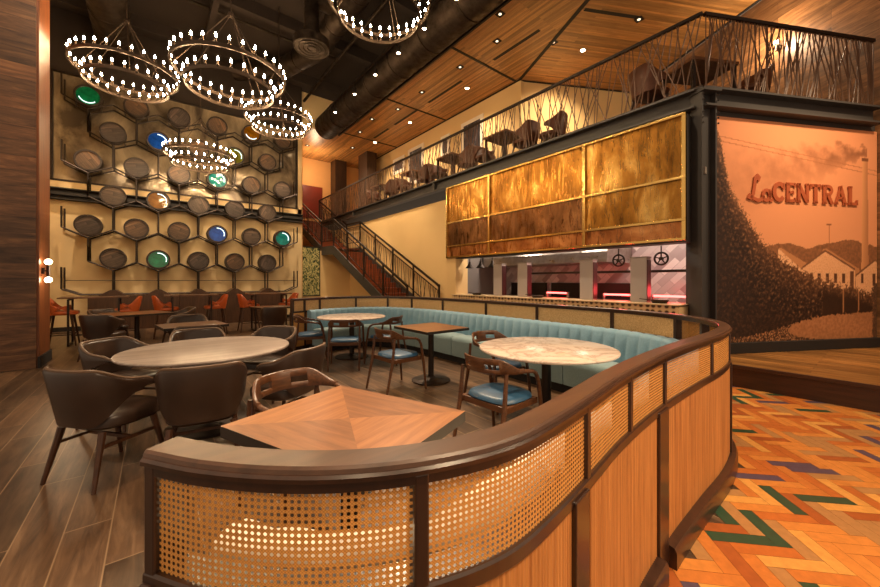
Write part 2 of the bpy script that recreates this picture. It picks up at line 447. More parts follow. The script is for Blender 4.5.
struct(MB().box((5.9, 7.6, 8.2), (.1, 13.2, 1.4)).build('wall_soffit', ceiling_black, smooth=0))
struct(MB().box((5.2, 14.25, 8.1), (1.7, .1, 1.3)).build('wall_soffit_end', gold_cream, smooth=0))

# ducts, pipes, air diffuser
def duct(name, pts, r, label, n=20):
    mb = MB(); mb.tube(pts, r, n)
    for a, b in zip(pts, pts[1:]):
        a = Vector(a); b = Vector(b); L = (b - a).length; k = int(L / 1.5)
        for i in range(1, k + 1):
            p = a.lerp(b, i / (k + 1)); d = (b - a).normalized() * .02
            mb.tube([p - d, p + d], r * 1.03, n)
    return tag(mb.build(name, duct_metal, smooth=40), label, 'duct')
duct('air_duct', [(5.32, 1.5, 7.5), (5.32, 14.0, 7.5)], .46, 'long dark round air duct running beside the timber ceiling edge')
duct('air_duct', [(-.9, 7.4, 8.0), (-.9, 10.6, 8.0), (-.9, 13.95, 8.0)], .40, 'dark round duct at the top left above the mirror glass')
duct('air_duct', [(3.75, 1.0, 8.25), (3.75, 10.6, 8.25), (3.2, 12.2, 8.25), (2.0, 13.2, 8.2)], .30, 'dark round duct bending towards the long duct, behind the chandeliers')
mb = MB()
for r in (.40, .30, .20, .10): mb.lathe([(r - .05, .06), (r, 0), (r + .012, 0), (r - .03, .06)], 28, caps=False)
mb.lathe([(.42, .02), (.42, .2), (.2, .2), (.2, .45)], 28)
o = mb.build('air_diffuser', duct_metal, smooth=40); o.location = (2.95, 8.7, 7.0)
tag(o, 'round ringed air diffuser hanging in the dark open ceiling', 'air vent')
duct('air_duct', [(2.95, 8.7, 7.46), (2.95, 8.7, 8.1), (3.15, 8.7, 8.25), (3.44, 8.7, 8.25)], .18, 'short dark neck duct above the round ringed air diffuser')
for i, (a, b, r, l) in enumerate([((4.45, 1, 8.3), (4.45, 14, 8.3), .05, 'thin dark pipe running beside the long round duct'), ((-1.2, 11.3, 8.66), (4.6, 11.3, 8.66), .045, 'thin dark pipe crossing the open ceiling behind the round diffuser'), ((-1.2, 6.4, 8.66), (4.6, 6.4, 8.66), .04, 'thin dark pipe crossing the open ceiling in front of the round diffuser')]):
    tag(MB().tube([a, b], r, 10).build('ceiling_pipe', duct_metal), l, 'pipe', 'pipes in the open ceiling')

# ================================================================ PARTITION (curved screen with cane)
cane, nt, b = base('woven_cane', rgb(206, 152, 84), .5)
uvn = nt.nodes.new('ShaderNodeTexCoord')
def mth(op, a, b_=None, c_=None):
    n = nt.nodes.new('ShaderNodeMath'); n.operation = op
    for i, q in enumerate((a, b_, c_)):
        if q is None: continue
        if isinstance(q, (int, float)): n.inputs[i].default_value = q
        else: nt.links.new(q, n.inputs[i])
    return n.outputs[0]
sep = nt.nodes.new('ShaderNodeSeparateXYZ'); nt.links.new(uvn.outputs['UV'], sep.inputs[0])
PITCH = .0128
u = mth('DIVIDE', sep.outputs[0], PITCH); v_ = mth('DIVIDE', sep.outputs[1], PITCH)
fu = mth('SUBTRACT', mth('FRACT', u), .5); fv = mth('SUBTRACT', mth('FRACT', v_), .5)
rr = mth('SQRT', mth('ADD', mth('MULTIPLY', fu, fu), mth('MULTIPLY', fv, fv)))
dia = mth('MULTIPLY', mth('ADD', mth('ABSOLUTE', fu), mth('ABSOLUTE', fv)), .75)
rr2 = mth('MAXIMUM', rr, dia)
hole = mth('LESS_THAN', rr2, .285)
alpha = mth('SUBTRACT', 1.0, hole)
nt.links.new(alpha, b.inputs['Alpha'])
# strands: two straight pairs and two diagonals
st = mth('ABSOLUTE', mth('SINE', mth('MULTIPLY', mth('ADD', u, v_), PI * 2)))
st2 = mth('ABSOLUTE', mth('SINE', mth('MULTIPLY', mth('SUBTRACT', u, v_), PI * 2)))
st3 = mth('MULTIPLY', mth('ADD', st, st2), .5)
nz = noise(nt, coords(nt, (30, 30, 30)), 1.0, 3)
cc = ramp(nt, mth('ADD', mth('MULTIPLY', st3, .7), mth('MULTIPLY', nz, .4)), [(.1, rgb(140, 82, 34)), (.55, rgb(204, 138, 66)), (1, rgb(230, 172, 96))])
nt.links.new(cc, b.inputs['Base Color'])
bump(nt, b, mth('ADD', st3, mth('MULTIPLY', rr2, .6)), .5, .0015)
# backed cane, no light gets through on the far run
cane_b, nt, b = base('woven_cane_backed', rgb(208, 164, 104), .55)
f = noise(nt, coords(nt, (1, 1, 1)), 70, 4, .8)
nt.links.new(ramp(nt, f, [(.35, rgb(198, 150, 94)), (.65, rgb(240, 204, 146))]), b.inputs['Base Color'])

part_root = thing('partition_screen', 'curved dark wood partition screen with woven cane band around the booth', 'partition', (0, 0, 0))
sweep(MB(), 0, LEN, [(-.043, 1.037), (-.041, 1.045), (-.036, 1.05), (.028, 1.05), (.033, 1.045), (.034, 1.037)], .025).build('top_rail', espresso_lit_rail, part_root, smooth=30)
sweep(MB(), 0.003, LEN - .003, [(-.044, 1.02), (-.050, 1.023), (-.051, 1.032), (-.046, 1.037), (.034, 1.037), (.034, 1.02)], .025).build('rail_nosing', espresso, part_root, smooth=30)
sweep(MB(), 0, LEN, [(-.040, 1.0), (-.040, 1.021), (.032, 1.021), (.032, 1.0)], .03).build('upper_frame', espresso, part_root, smooth=30)
sweep(MB(), 0, LEN, [(-.040, .760), (-.043, .765), (-.043, .795), (-.038, .80), (.032, .80), (.034, .76)], .03).build('lower_frame', espresso, part_root, smooth=30)
def ray_s(px, smin):
    """where a sight bearing crosses the run, used once to set the post spacing"""
    q = (px - 440) / F
    d = Vector((math.sin(YAW) + q * math.cos(YAW), math.cos(YAW) - q * math.sin(YAW)))
    best = None
    for i in range(len(RAW)):
        if ARC[i] < smin: continue
        e = abs(RAW[i].x * d.y - RAW[i].y * d.x) / RAW[i].length
        if best is None or e < best[0]: best = (e, ARC[i])
    return best[1]
S_TURN = s_near(3.9, 1.0)
near_posts = [s_near(.425, .60), s_near(1.03, .61), s_near(1.47, .68), s_near(1.96, .715), s_near(2.78, .74), s_near(3.4, .78)]
far_posts = [ray_s(p, S_TURN) for p in (676, 613, 539, 485, 444, 413, 388, 355, 320, 304)]
far_posts = sorted(far_posts)
posts = [.014] + near_posts + [S_TURN + .12] + far_posts + [LEN - .014]
full = set(posts)
for i, s in enumerate(posts):
    p, t, n = frame(s); rz = math.atan2(t.y, t.x)
    mb = MB().box((p.x - n.x * .004, p.y - n.y * .004, .895), (.030 if s < S_TURN else .042, .074, .25), rz)
    if i not in (3, 5):
        wide = i in (2, 4); sh = .075 if i == 2 else .055 if i == 4 else 0
        q = p - n * .010 - t * sh
        mb.box((q.x, q.y, .39), ({2: .10, 4: .13}[i] if wide else .05 if i else .03, .082, .78), rz)
    mb.build('post', espresso, part_root, smooth=0, bevel=.004)
for i, (s0, s1) in enumerate(zip(posts, posts[1:])):
    if s1 - s0 < .06: continue
    e = .016; rows = []; uv = []
    k = max(4, int((s1 - s0) / .02))
    nearbay = s1 < far_posts[0] + .01 and s0 < S_TURN + .5
    o_ = -.030 if nearbay else -.01
    for j in range(k + 1):
        s = s0 + e + (s1 - s0 - 2 * e) * j / k
        rows.append([off(s, o_, .795), off(s, o_, 1.004)]); uv.append([(s, .795), (s, 1.004)])
    mb = MB(); mb.surf(rows, uv=uv)
    if nearbay:
        mb.build('cane_panel', cane, part_root, smooth=60)
    else:
        rows2 = [[(r[0][0], r[0][1], z) for z in (.795, .99)] for r in rows]
        mb2 = MB(); sweep(mb2, s0 + e, s1 - e, [(-.02, .795), (-.02, 1.004), (.012, 1.004), (.012, .795)], .03)
        mb2.build('cane_panel', cane_b, part_root, smooth=40)
# fluted timber skirt below the cane, split at the wide posts
PL = [.02, posts[2] - .075, posts[4] - .055, LEN]
for s0, s1 in zip(PL, PL[1:]):
    sweep(MB(), s0 + (.06 if s0 > .1 else 0), s1 - (.06 if s1 < LEN else 0), [(-.085, 0), (-.085, .085), (-.075, .105), (-.03, .115), (.025, .115), (.025, 0)], .03).build('plinth', espresso, part_root, smooth=30)
low = [posts[0]] + [posts[i] for i in (1, 2, 4, 6, 7)] + [far_posts[1], far_posts[4], far_posts[-1]]
for s0, s1 in zip(low, low[1:]):
    k = int((s1 - s0 - .03) / .004); rows = []
    nr = s1 < S_TURN + 1
    k = k if nr else k // 4
    for j in range(k + 1):
        s = s0 + .015 + (s1 - s0 - .03) * j / k
        o_ = -.034 - (.004 * abs(math.sin(s / .016 * PI)) if nr else 0)
        rows.append([off(s, o_, .11), off(s, o_, .765), off(s, .02, .765), off(s, .02, .11)])
    MB().surf(rows, closed_v=True, caps=True).build('fluted_panel', tambour, part_root, smooth=50)
# end return facing the dining tables
s0, s1 = far_posts[-1] if False else sorted(far_posts)[-1], LEN
sweep(MB(), s0 + .02, s1 - .02, [(-.032, .11), (-.032, .765), (.034, .765), (.034, .11)], .05).build('end_panel', honey_panel, part_root, smooth=30)

# ================================================================ BANQUETTES
def banquette(root, s0, s1, back_m, seat_m, sections):
    CH = .165
    k = int((s1 - s0) / .0165); rows = []
    for j in range(k + 1):
        s = s0 + (s1 - s0) * j / k
        ph = abs(math.sin(s / CH * PI)) ** .45
        e = .026 * ph
        rows.append([off(s, o, z) for o, z in ((.058, .30), (.058, .785), (.07, .80), (.10, .802 + e * .5), (.135 + e, .795), (.165 + e, .765), (.185 + e, .60), (.21 + e, .44), (.21, .30))])
    MB().surf(rows, closed_v=True, caps=True).build('backrest', back_m, root, smooth=50)
    L = (s1 - s0) / sections
    for q in range(sections):
        a = s0 + L * q + .006; b = s0 + L * (q + 1) - .006; kk = 26; rows = []
        for j in range(kk + 1):
            s = a + (b - a) * j / kk
            e = .012 * min(1, min(j, kk - j) / 2.0)
            rows.append([off(s, o, z) for o, z in ((.21, .12), (.21, .43 + e), (.40, .448 + e), (.54, .445 + e), (.575 + e, .42), (.58 + e, .36), (.575 + e * .5, .12))])
        MB().surf(rows, closed_v=True, caps=True).build('seat_cushion', seat_m, root, smooth=50)
    sweep(MB(), s0 + .02, s1 - .02, [(.10, 0), (.10, .12), (.53, .12), (.53, 0)], .04).build('toe_kick', black_matte, root, smooth=30)
S_SPLIT = s_near(2.3, .73)
S_BEND = sorted(far_posts)[-1] - .03
r1 = thing('banquette', 'long pale blue channel-tufted banquette along the far side of the curved screen', 'banquette')
banquette(r1, S_SPLIT + .01, S_BEND, blue_fabric, teal_fabric, 9)
r2 = thing('banquette', 'cream banquette seen through the cane of the nearest screen panels', 'banquette')
banquette(r2, .06, S_SPLIT - .01, cream_vinyl, cream_vinyl, 3)

# ================================================================ TABLES
marble, nt, b = base('blush_marble', rgb(232, 214, 194), .18)
v = coords(nt, (1, 1, 1), (0, 0, .7)); f = noise(nt, v, 2.2, 8, .62, 1.6)
nt.links.new(ramp(nt, f, [(.30, rgb(232, 214, 200)), (.46, rgb(222, 202, 188)), (.505, rgb(188, 166, 154)), (.55, rgb(222, 202, 188)), (.75, rgb(236, 222, 212))]), b.inputs['Base Color'])
greywood = wood('grey_laminate', rgb(140, 122, 112), rgb(184, 168, 158), 0, 1, .3, rz=.35, stretch=9)
walnut_top = wood('walnut_top', rgb(92, 56, 32), rgb(144, 94, 56), 0, 1.1, .3)
dark_top = wood('brown_top', rgb(84, 54, 36), rgb(128, 88, 60), 0, 1, .32)
star_a = wood('starburst_grain_across', rgb(130, 80, 46), rgb(170, 114, 70), 0, 1.6, .32, stretch=10)
star_b = wood('starburst_grain_along', rgb(108, 66, 38), rgb(146, 96, 60), 1, 1.6, .32, stretch=10)
edge_dark = paint('black_edge', rgb(44, 36, 32), .4)

def round_table(x, y, R, top_m, label, cat='table', group=None, z=.75, base_r=.30):
    t = thing('round_table', label, cat, (x, y, 0), 0, group)
    MB().lathe([(0, z - .03), (R - .03, z - .03), (R - .006, z - .024), (R, z - .012), (R - .004, z - .003), (R - .012, z), (0, z)], 72).build('tabletop', top_m, t, smooth=40)
    MB().lathe([(.16, z - .04), (.16, z - .03), (.04, z - .03)], 20).lathe([(.045, .03), (.045, z - .03)], 20).build('column', black_metal, t, smooth=40)
    MB().lathe([(0, 0), (base_r, 0), (base_r, .014), (base_r - .02, .024), (.08, .04), (.05, .06), (0, .06)], 40).build('base', black_metal, t, smooth=40)
    return t
def square_table(x, y, w, d, rz, mats, label, group=None, z=.75, star=False, round_base=True, th=.035):
    t = thing('square_table', label, 'table', (x, y, 0), rz, group)
    mb = MB()
    a, b = w / 2, d / 2
    if star:
        vs = [(-a, -b, z), (a, -b, z), (a, b, z), (-a, b, z), (0, 0, z)]
        mb.add(vs, [(0, 1, 4)], 0).add(vs, [(1, 2, 4)], 1).add(vs, [(2, 3, 4)], 0).add(vs, [(3, 0, 4)], 1)
        vs = [(-a, -b, z), (a, -b, z), (a, b, z), (-a, b, z), (-a, -b, z - th), (a, -b, z - th), (a, b, z - th), (-a, b, z - th)]
        mb.add(vs, [(0, 4, 5, 1), (1, 5, 6, 2), (2, 6, 7, 3), (3, 7, 4, 0), (4, 7, 6, 5)], 2)
        mb.build('tabletop', mats, t, smooth=0)
    else:
        mb.box((0, 0, z - th / 2), (w, d, th), mi=1)
        mb.mi[1] = 0
        mb.build('tabletop', mats, t, smooth=0)
    MB().box((0, 0, z - th - .01), (.28, .28, .02)).lathe([(.04, .03), (.04, z - th - .02)], 18).build('column', black_metal, t, smooth=40)
    if round_base:
        MB().lathe([(0, 0), (.27, 0), (.27, .014), (.25, .024), (.07, .04), (.05, .06), (0, .06)], 40).build('base', black_metal, t, smooth=40)
    else:
        MB().box((0, 0, .015), (.5, .09, .03)).box((0, 0, .0151), (.09, .5, .03)).build('base', black_metal, t, smooth=0, bevel=.006)
    return t
TX, TY = .41, 4.11
round_table(TX, TY, .71, greywood, 'large round grey wood-look table ringed by brown leather chairs', base_r=.36)
round_table(2.98, 2.08, .65, marble, 'round blush marble table nearest the camera in the blue booth')
round_table(2.81, 6.13, .61, marble, 'round blush marble table in the far bend of the blue booth')
square_table(.715, 1.585, .72, .86, math.radians(21), [star_a, star_b, edge_dark], 'square starburst-veneer wood table right behind the cane screen', star=True, th=.05)
square_table(3.02, 4.0, .72, .80, 0, [walnut_top, edge_dark], 'square walnut booth table on a round black pedestal')
square_table(.42, 6.45, .78, .70, math.radians(8), [dark_top, edge_dark], 'small square brown table behind the large round table', round_base=False)
square_table(-.30, 9.4, .95, .95, math.radians(20), [walnut_top, edge_dark], 'square brown table between the small table and the high tables', round_base=False)
square_table(2.28, 9.6, .80, .80, math.radians(10), [dark_top, edge_dark], 'square brown table at the end of the booth, near the right high table', round_base=False)

# ================================================================ LEATHER ARMCHAIRS
def sstep(a, b, x):
    t = min(max((x - a) / (b - a), 0), 1); return t * t * (3 - 2 * t)
def shell(mb, w, d, zb, zt, zarm, amax, yshift=0, th=.042, tip=.03, rise=.2, r0=58):
    rows = []; K = 40; edge = []
    for i in range(K + 1):
        th_ = math.radians(-amax + 2 * amax * i / K); A = abs(math.degrees(th_))
        top = zt + (zarm - zt) * sstep(38, amax - 12, A) - tip * sstep(amax - 16, amax, A)
        bot = zb + rise * sstep(amax - r0, amax - 4, A)
        sx, cy = math.sin(th_), math.cos(th_)
        e = 2 / 2.7
        ux = math.copysign(abs(sx) ** e, sx); uy = -math.copysign(abs(cy) ** e, cy)
        def P(z, inner, up=0):
            q = (z - zb) / (zt - zb); sc_ = .86 + .14 * q
            r = sc_ - inner / w
            return (w * r * ux, d * r * uy + yshift - .03 * q, z)
        rows.append([P(bot, 0), P(bot + (top - bot) * .5, 0), P(top - .02, 0), P(top - .004, .008), P(top, th * .5), P(top - .004, th - .008), P(top - .02, th), P(bot + (top - bot) * .5, th), P(bot, th)])
        edge.append(P(top, th * .5))
    mb.surf(rows, closed_v=True, caps=True)
    return edge
def cushion(w, d, z0, z1, yc, n=28, ex=3.2):
    mb = MB(); rows = []
    prof = [(0, z0), (.9, z0), (1.0, z0 + .02), (1.0, z1 - .035), (.95, z1 - .01), (.8, z1), (0, z1 + .008)]
    for i in range(n + 1):
        a = 2 * PI * i / n; c, s = math.cos(a), math.sin(a)
        ux = math.copysign(abs(c) ** (2 / ex), c); uy = math.copysign(abs(s) ** (2 / ex), s)
        rows.append([(w / 2 * r * ux, d / 2 * r * uy + yc, z) for r, z in prof])
    return mb.surf(rows)
def make_leather(name, label, lm, em, leg_m, group):
    t = thing(name, label, 'chair', group=group)
    mb = MB(); edge = shell(mb, .30, .285, .41, .80, .69, 116, rise=.235, r0=86)
    mb.build('shell', lm, t, smooth=50)
    MB().tube([(x, y, z + .002) for x, y, z in edge], .012, 6).build('lit_piping', em, t)
    cushion(.47, .49, .37, .475, .045).build('seat_cushion', lm, t, smooth=50)
    for sx in (-1, 1):
        for sy, yb in ((-1, -.25), (1, .24)):
            MB().tube([(sx * .19, sy * .17, .37), (sx * .235, yb, 0)], [.024, .013], 8).build('leg', leg_m, t)
    mb = MB()
    for sx in (-1, 1): mb.bar((sx * .2, -.19, .27), (sx * .2, .19, .27), .022, .022)
    mb.bar((-.2, 0, .27), (.2, 0, .27), .022, .022)
    mb.build('stretcher', leg_m, t, smooth=0)
    return t
GL = 'brown leather armchairs'
first = []
def place_leather(x, y, fx, fy, label):
    if not first:
        o = make_leather('leather_armchair', label, leather_dark, leather_lit_edge, walnut_leg, GL); first.append(o)
    else:
        o = copy_tree(first[0]); o['label'] = label
    o.location = (x, y, 0); o.rotation_euler = (0, 0, math.atan2(fy, fx) - PI / 2)
    return o
def around(ang, r, label, cx=TX, cy=TY):
    a = math.radians(ang); place_leather(cx + r * math.cos(a), cy + r * math.sin(a), -math.cos(a), -math.sin(a), label)
around(218, .86, 'brown leather armchair at the round grey table, nearest the left side, full legs visible')
around(262, .88, 'brown leather armchair at the round grey table with its back square to the camera')
around(308, .87, 'brown leather armchair at the round grey table, on the side toward the wooden slotted chair')
around(42, .88, 'brown leather armchair at the round grey table, on the side toward the blue booth')
around(91, .90, 'brown leather armchair behind the round grey table, rounded back just above the tabletop')
around(136, .90, 'brown leather armchair at the left end of the round grey table, hollow side visible')
place_leather(.44, 5.90, 0, 1, 'brown leather armchair in front of the small square table, dark outer back to camera')
place_leather(.42, 7.28, 0, -1, 'brown leather armchair behind the small square table, facing the camera')
place_leather(-.72, 8.75, .5, .85, 'brown leather armchair in front of the left square table, dark back to camera')
place_leather(-.75, 10.0, .7, -.7, 'brown leather armchair behind the left square table, near the left orange stools')
place_leather(.38, 9.6, -1, -.2, 'brown leather armchair on the right of the left square table')
place_leather(2.1, 8.78, .1, 1, 'brown leather armchair beside the end of the booth, dark back to camera')

# ================================================================ HIGH TABLES AND ORANGE STOOLS
def make_stool(label):
    t = thing('counter_stool', label, 'stool', group='orange stools at the high tables')
    mb = MB(); shell(mb, .27, .26, .66, 1.03, .80, 112, tip=.04); mb.build('shell', leather_orange, t, smooth=50)
    cushion(.46, .48, .66, .75, .02).build('seat_cushion', leather_orange, t, smooth=50)
    for sx in (-1, 1):
        for sy in (-1, 1):
            MB().tube([(sx * .15, sy * .15, .67), (sx * .235, sy * .235, 0)], [.024, .014], 8).build('leg', walnut_leg, t)
    mb = MB(); r = .20
    q = [(-r, -r, .24), (r, -r, .24), (r, r, .24), (-r, r, .24)]
    for a, b in zip(q, q[1:] + q[:1]): mb.bar(a, b, .018, .018)
    mb.build('footrest', black_metal, t, smooth=0)
    return t
st0 = []
for i, (x0, x1, nm) in enumerate([(-1.62, -.50, 'left'), (.15, 1.28, 'middle'), (1.98, 3.11, 'right')]):
    y = 11.1; cx = (x0 + x1) / 2
    t = thing('high_table', {'left': 'slim high table beside the left timber pier, orange stools at both ends', 'middle': 'slim high table in front of the middle of the barrel rack', 'right': 'slim high table in front of the right end of the barrel rack'}[nm], 'table', (cx, y, 0), 0, 'slim high tables')
    MB().box((0, 0, 1.025), (1.12, .62, .03)).build('tabletop', dark_top, t, smooth=0, bevel=.004)
    for sx in (-1, 1):
        mb = MB(); X = sx * .40
        for sy in (-1, 1): mb.box((X, sy * .26, .50), (.035, .035, 1.0))
        mb.box((X, 0, .0175), (.035, .5, .035)).box((X, 0, .985), (.035, .5, .03))
        mb.build('leg_frame', black_metal, t, smooth=0)
    MB().box((0, 0, .2), (.78, .03, .03)).build('foot_bar', black_metal, t, smooth=0)
    for sx in (-1, 1):
        lab = 'orange leather counter stool at the %s end of the %s high table' % ('left' if sx < 0 else 'right', nm)
        if not st0: o = make_stool(lab); st0.append(o)
        else: o = copy_tree(st0[0]); o['label'] = lab
        o.location = (cx + sx * .52, y, 0); o.rotation_euler = (0, 0, -PI / 2 if sx < 0 else PI / 2)

# ================================================================ WOODEN ARMCHAIRS, BLUE SEATS
def make_wooden(label):
    t = thing('wooden_armchair', label, 'chair', group='walnut armchairs with blue seats')
    cushion(.48, .46, .415, .47, .02).build('seat_cushion', blue_seat, t, smooth=50)
    mb = MB()
    for sx in (-1, 1): mb.box((sx * .225, .0, .40), (.03, .44, .05))
    for y in (-.19, .20): mb.box((0, y, .40), (.45, .03, .05))
    mb.build('seat_frame', walnut_frame, t, smooth=0, bevel=.004)
    for sx in (-1, 1):
        MB().tube([(sx * .272, .27, 0), (sx * .264, .235, .35), (sx * .258, .20, .58), (sx * .256, .17, .635), (sx * .256, .12, .662), (sx * .264, .02, .676), (sx * .266, -.03, .684)],
                  [(.014, .014), (.018, .018), (.018, .018), (.019, .018), (.021, .015), (.018, .016), (.012, .016)], 10).build('front_leg_and_arm', walnut_frame, t, smooth=50)
        MB().tube([(sx * .235, -.31, 0), (sx * .235, -.22, .40), (sx * .232, -.19, .68)], [.014, .02, .015], 8).build('rear_leg', walnut_frame, t)
    # curved backrest with two slots
    mb = MB()
    def up(a): return .79 - .085 * sstep(40, 84, abs(a))
    def lo(a): return .668
    def band(a0, a1, f0, f1):
        rows = []
        k = max(3, int(abs(a1 - a0) / 4))
        for j in range(k + 1):
            d = a0 + (a1 - a0) * j / k; a = math.radians(d); z0, z1 = f0(d), f1(d)
            def q(r, z): return (r * 1.02 * math.sin(a), -r * math.cos(a) * .95 - (z - .66) * .22, z)
            m_ = min(.006, (z1 - z0) * .3)
            rows.append([q(.275, z0 + m_), q(.275, z1 - m_), q(.270, z1), q(.256, z1), q(.251, z1 - m_), q(.251, z0 + m_), q(.256, z0), q(.270, z0)])
        mb.surf(rows, closed_v=True, caps=True)
    for a0, a1 in ((-88, -40), (-15, 15), (40, 88)): band(a0, a1, lo, up)
    for a0, a1 in ((-40, -15), (15, 40)): band(a0, a1, lo, lambda d: .702); band(a0, a1, lambda d: .742, up)
    mb.build('backrest', walnut_frame, t, smooth=45)
    return t
wf = []
def place_wood(x, y, fx, fy, label):
    if not wf: o = make_wooden(label); wf.append(o)
    else: o = copy_tree(wf[0]); o['label'] = label
    o.location = (x, y, 0); o.rotation_euler = (0, 0, math.atan2(fy, fx) - PI / 2)
place_wood(.72, 2.28, .27, -.96, 'walnut armchair with slotted back behind the starburst table')
place_wood(2.27, 2.06, 1, .06, 'walnut armchair with blue seat nearest the camera at the near marble table')
place_wood(3.06, 2.80, -.02, -1, 'walnut armchair half hidden behind the near marble table')
place_wood(2.46, 4.0, 1, .05, 'walnut armchair with blue seat at the square booth table')
place_wood(2.16, 6.45, .95, -.30, 'walnut armchair with blue seat at the left of the far marble table')
place_wood(2.42, 5.50, .50, .85, 'walnut armchair with its back to us in front of the far marble table')
place_wood(3.12, 5.42, -.55, .83, 'walnut armchair with blue seat at the right of the far marble table')

# ================================================================ CHANDELIERS
def make_chandelier(label):
    t = thing('chandelier', label, 'chandelier', group='two-tier ring chandeliers')
    RU, RL, dz = .83, .665, -.25
    for R, z in ((RU, 0), (RL, dz)):
        MB().lathe([(R - .012, -.028), (R + .012, -.028), (R + .012, .028), (R - .012, .028), (R - .012, -.028)], 64, caps=False).build('ring', bronze_dark, t, smooth=40)
    rings = list(t.children); rings[1].location = (0, 0, dz)
    mb = MB()
    for k in range(3):
        a = 2 * PI * k / 3 + .5
        mb.cyl((RU * math.cos(a), RU * math.sin(a), .02), (.03 * math.cos(a), .03 * math.sin(a), 1.02), .008, 6)
        mb.cyl((RU * math.cos(a + .5), RU * math.sin(a + .5), -.02), (RL * math.cos(a + .5), RL * math.sin(a + .5), dz + .02), .007, 6)
        mb.cyl((RL * math.cos(a), RL * math.sin(a), dz + .02), (.02 * math.cos(a), .02 * math.sin(a), .98), .006, 6)
    mb.lathe([(0, .97), (.04, .98), (.05, 1.02), (.03, 1.06), (0, 1.08)], 12)
    mb.build('hanger', bronze_dark, t)
    MB().cyl((0, 0, 1.06), (0, 0, 3.4), .014, 8).build('stem', bronze_dark, t)
    hold = MB().lathe([(.0, -.01), (.026, .0), (.026, .012), (.016, .018), (.015, .075), (0, .075)], 8)
    bulb = MB().lathe([(0, .072), (.010, .078), (.0165, .092), (.017, .106), (.011, .126), (.004, .142), (0, .148)], 8)
    hm = bm_ = None
    for rg, R, z, n in ((rings[0], RU, .028, 30), (rings[1], RL, .028, 24)):
        for k in range(n):
            a = 2 * PI * (k + .5) / n
            if hm is None:
                h = hold.build('candle_holder', bronze_dark, rg); bb = bulb.build('bulb', warm_bulb, rg, smooth=60); hm = h; bm_ = bb
            else:
                h = hm.copy(); COL.objects.link(h); h.parent = rg
                bb = bm_.copy(); COL.objects.link(bb); bb.parent = rg
            h.location = bb.location = (R * math.cos(a), R * math.sin(a), z)
    return t
c0 = None
def cpos(px, d): 
    q = (px - 440) / F
    return ((math.sin(YAW) + q * math.cos(YAW)) * d, (math.cos(YAW) - q * math.sin(YAW)) * d)
CH_POS = []
for px, d, z, lab in ((127, 7.1, 5.53, 'ring chandelier at the upper left, nearest the timber pier'), (231, 6.0, 4.85, 'large ring chandelier second from the left, in front of the mirror glass'),
                      (279, 9.7, 5.74, 'smaller-looking ring chandelier hanging just right of and behind the large second one'), (200.5, 9.9, 4.84, 'lowest ring chandelier in front of the barrel rack'),
                      (379.5, 5.9, 6.02, 'ring chandelier cut off by the top edge of the photo')):
    if c0 is None: c0 = make_chandelier(lab); o = c0
    else: o = copy_tree(c0); o['label'] = lab
    x, y = cpos(px, d); o.location = (x, y, z); CH_POS.append((x, y, z))
    o.rotation_euler = (0, 0, random.uniform(0, 1))

# ================================================================ BARREL RACK
ZR = [2.10, 2.99, 3.87, 4.76, 5.65, 6.52]
XO = [-1.455 + 1.008 * k for k in range(6)]; XE = [-.951 + 1.008 * k for k in range(5)]
rack = thing('barrel_rack', 'tall black honeycomb rod rack holding barrel ends against the back wall', 'rack', (0, 13.9, 0))
def lattice(y):
    mb = MB(); r = .021; HX = .504; s_ = .30
    def seg(a, b): mb.tube([(a[0], y, a[1]), (b[0], y, b[1])], r, 6)
    for i, z in enumerate(ZR):
        xs = XE if i % 2 == 0 else XO
        vb = z - .42; vs = vb + .25
        for x in xs:
            seg((x - HX, vs), (x, vb)); seg((x, vb), (x + HX, vs))
        # uprights from the V bottoms to the shoulders of the row below
        for x in xs:
            seg((x, vb), (x, vb - .64 if i else vb - .56))
        x0, x1 = xs[0] - HX, xs[-1] + HX
        if i % 2:
            seg((x0, vs), (x0, vs + .55)); seg((x1, vs), (x1, vs + .55))
        else:
            seg((x0, vs), (x0, vs + .42)); seg((x1, vs), (x1, vs + .42))
    zt = 1.17
    for x0, x1, sg in ((-1.96, -1.6, 1), (4.09, 3.73, -1)):
        seg((x0, zt), (x0, 1.76)); seg((x0, zt), (x1, 1.01))
    seg((-1.6, 1.01), (3.73, 1.01))
    return mb
lattice(-.28).build('front_rods', black_metal, rack)
lattice(.14).build('rear_rods', black_metal, rack)
mb = MB()
for i, z in enumerate(ZR):
    for x in (XE if i % 2 == 0 else XO):
        MB().cyl((x, -.28, z - .42), (x, .14, z - .42), .014, 6).build('cross_rod', black_metal, rack, smooth=0)
        for sg in (-1, 1): MB().cyl((x + sg * .25, -.28, z - .296), (x + sg * .25, .14, z - .296), .012, 6).build('cross_rod', black_metal, rack, smooth=0)
MB().tube([(-1.9, -.28, 1.40), (4.05, -.28, 1.40)], .011, 6).build('guard_rod', black_metal, rack)
# dark panelled wainscot with peaked heads below the rack
wains = wood('wainscot_wood', rgb(48, 30, 20), rgb(88, 58, 38), 2, 1.2, .4, stretch=20)
for k in range(5):
    x = XE[k]; w = .50
    o = MB()
    pts = [(x - w, 0), (x + w, 0), (x + w, .975), (x + .3, .975), (x + .06, 1.13), (x - .06, 1.13), (x - .3, .975), (x - w, .975)]
    vs = [(p[0], 13.5, p[1]) for p in pts] + [(p[0], 14.08, p[1]) for p in pts]; n = len(pts)
    o.add(vs, [tuple(range(n)), tuple(range(2 * n - 1, n - 1, -1))] + [(i, n + i, n + (i + 1) % n, (i + 1) % n) for i in range(n)])
    o = o.build('trim_%d' % (10 + k), wains, smooth=0); struct(o)
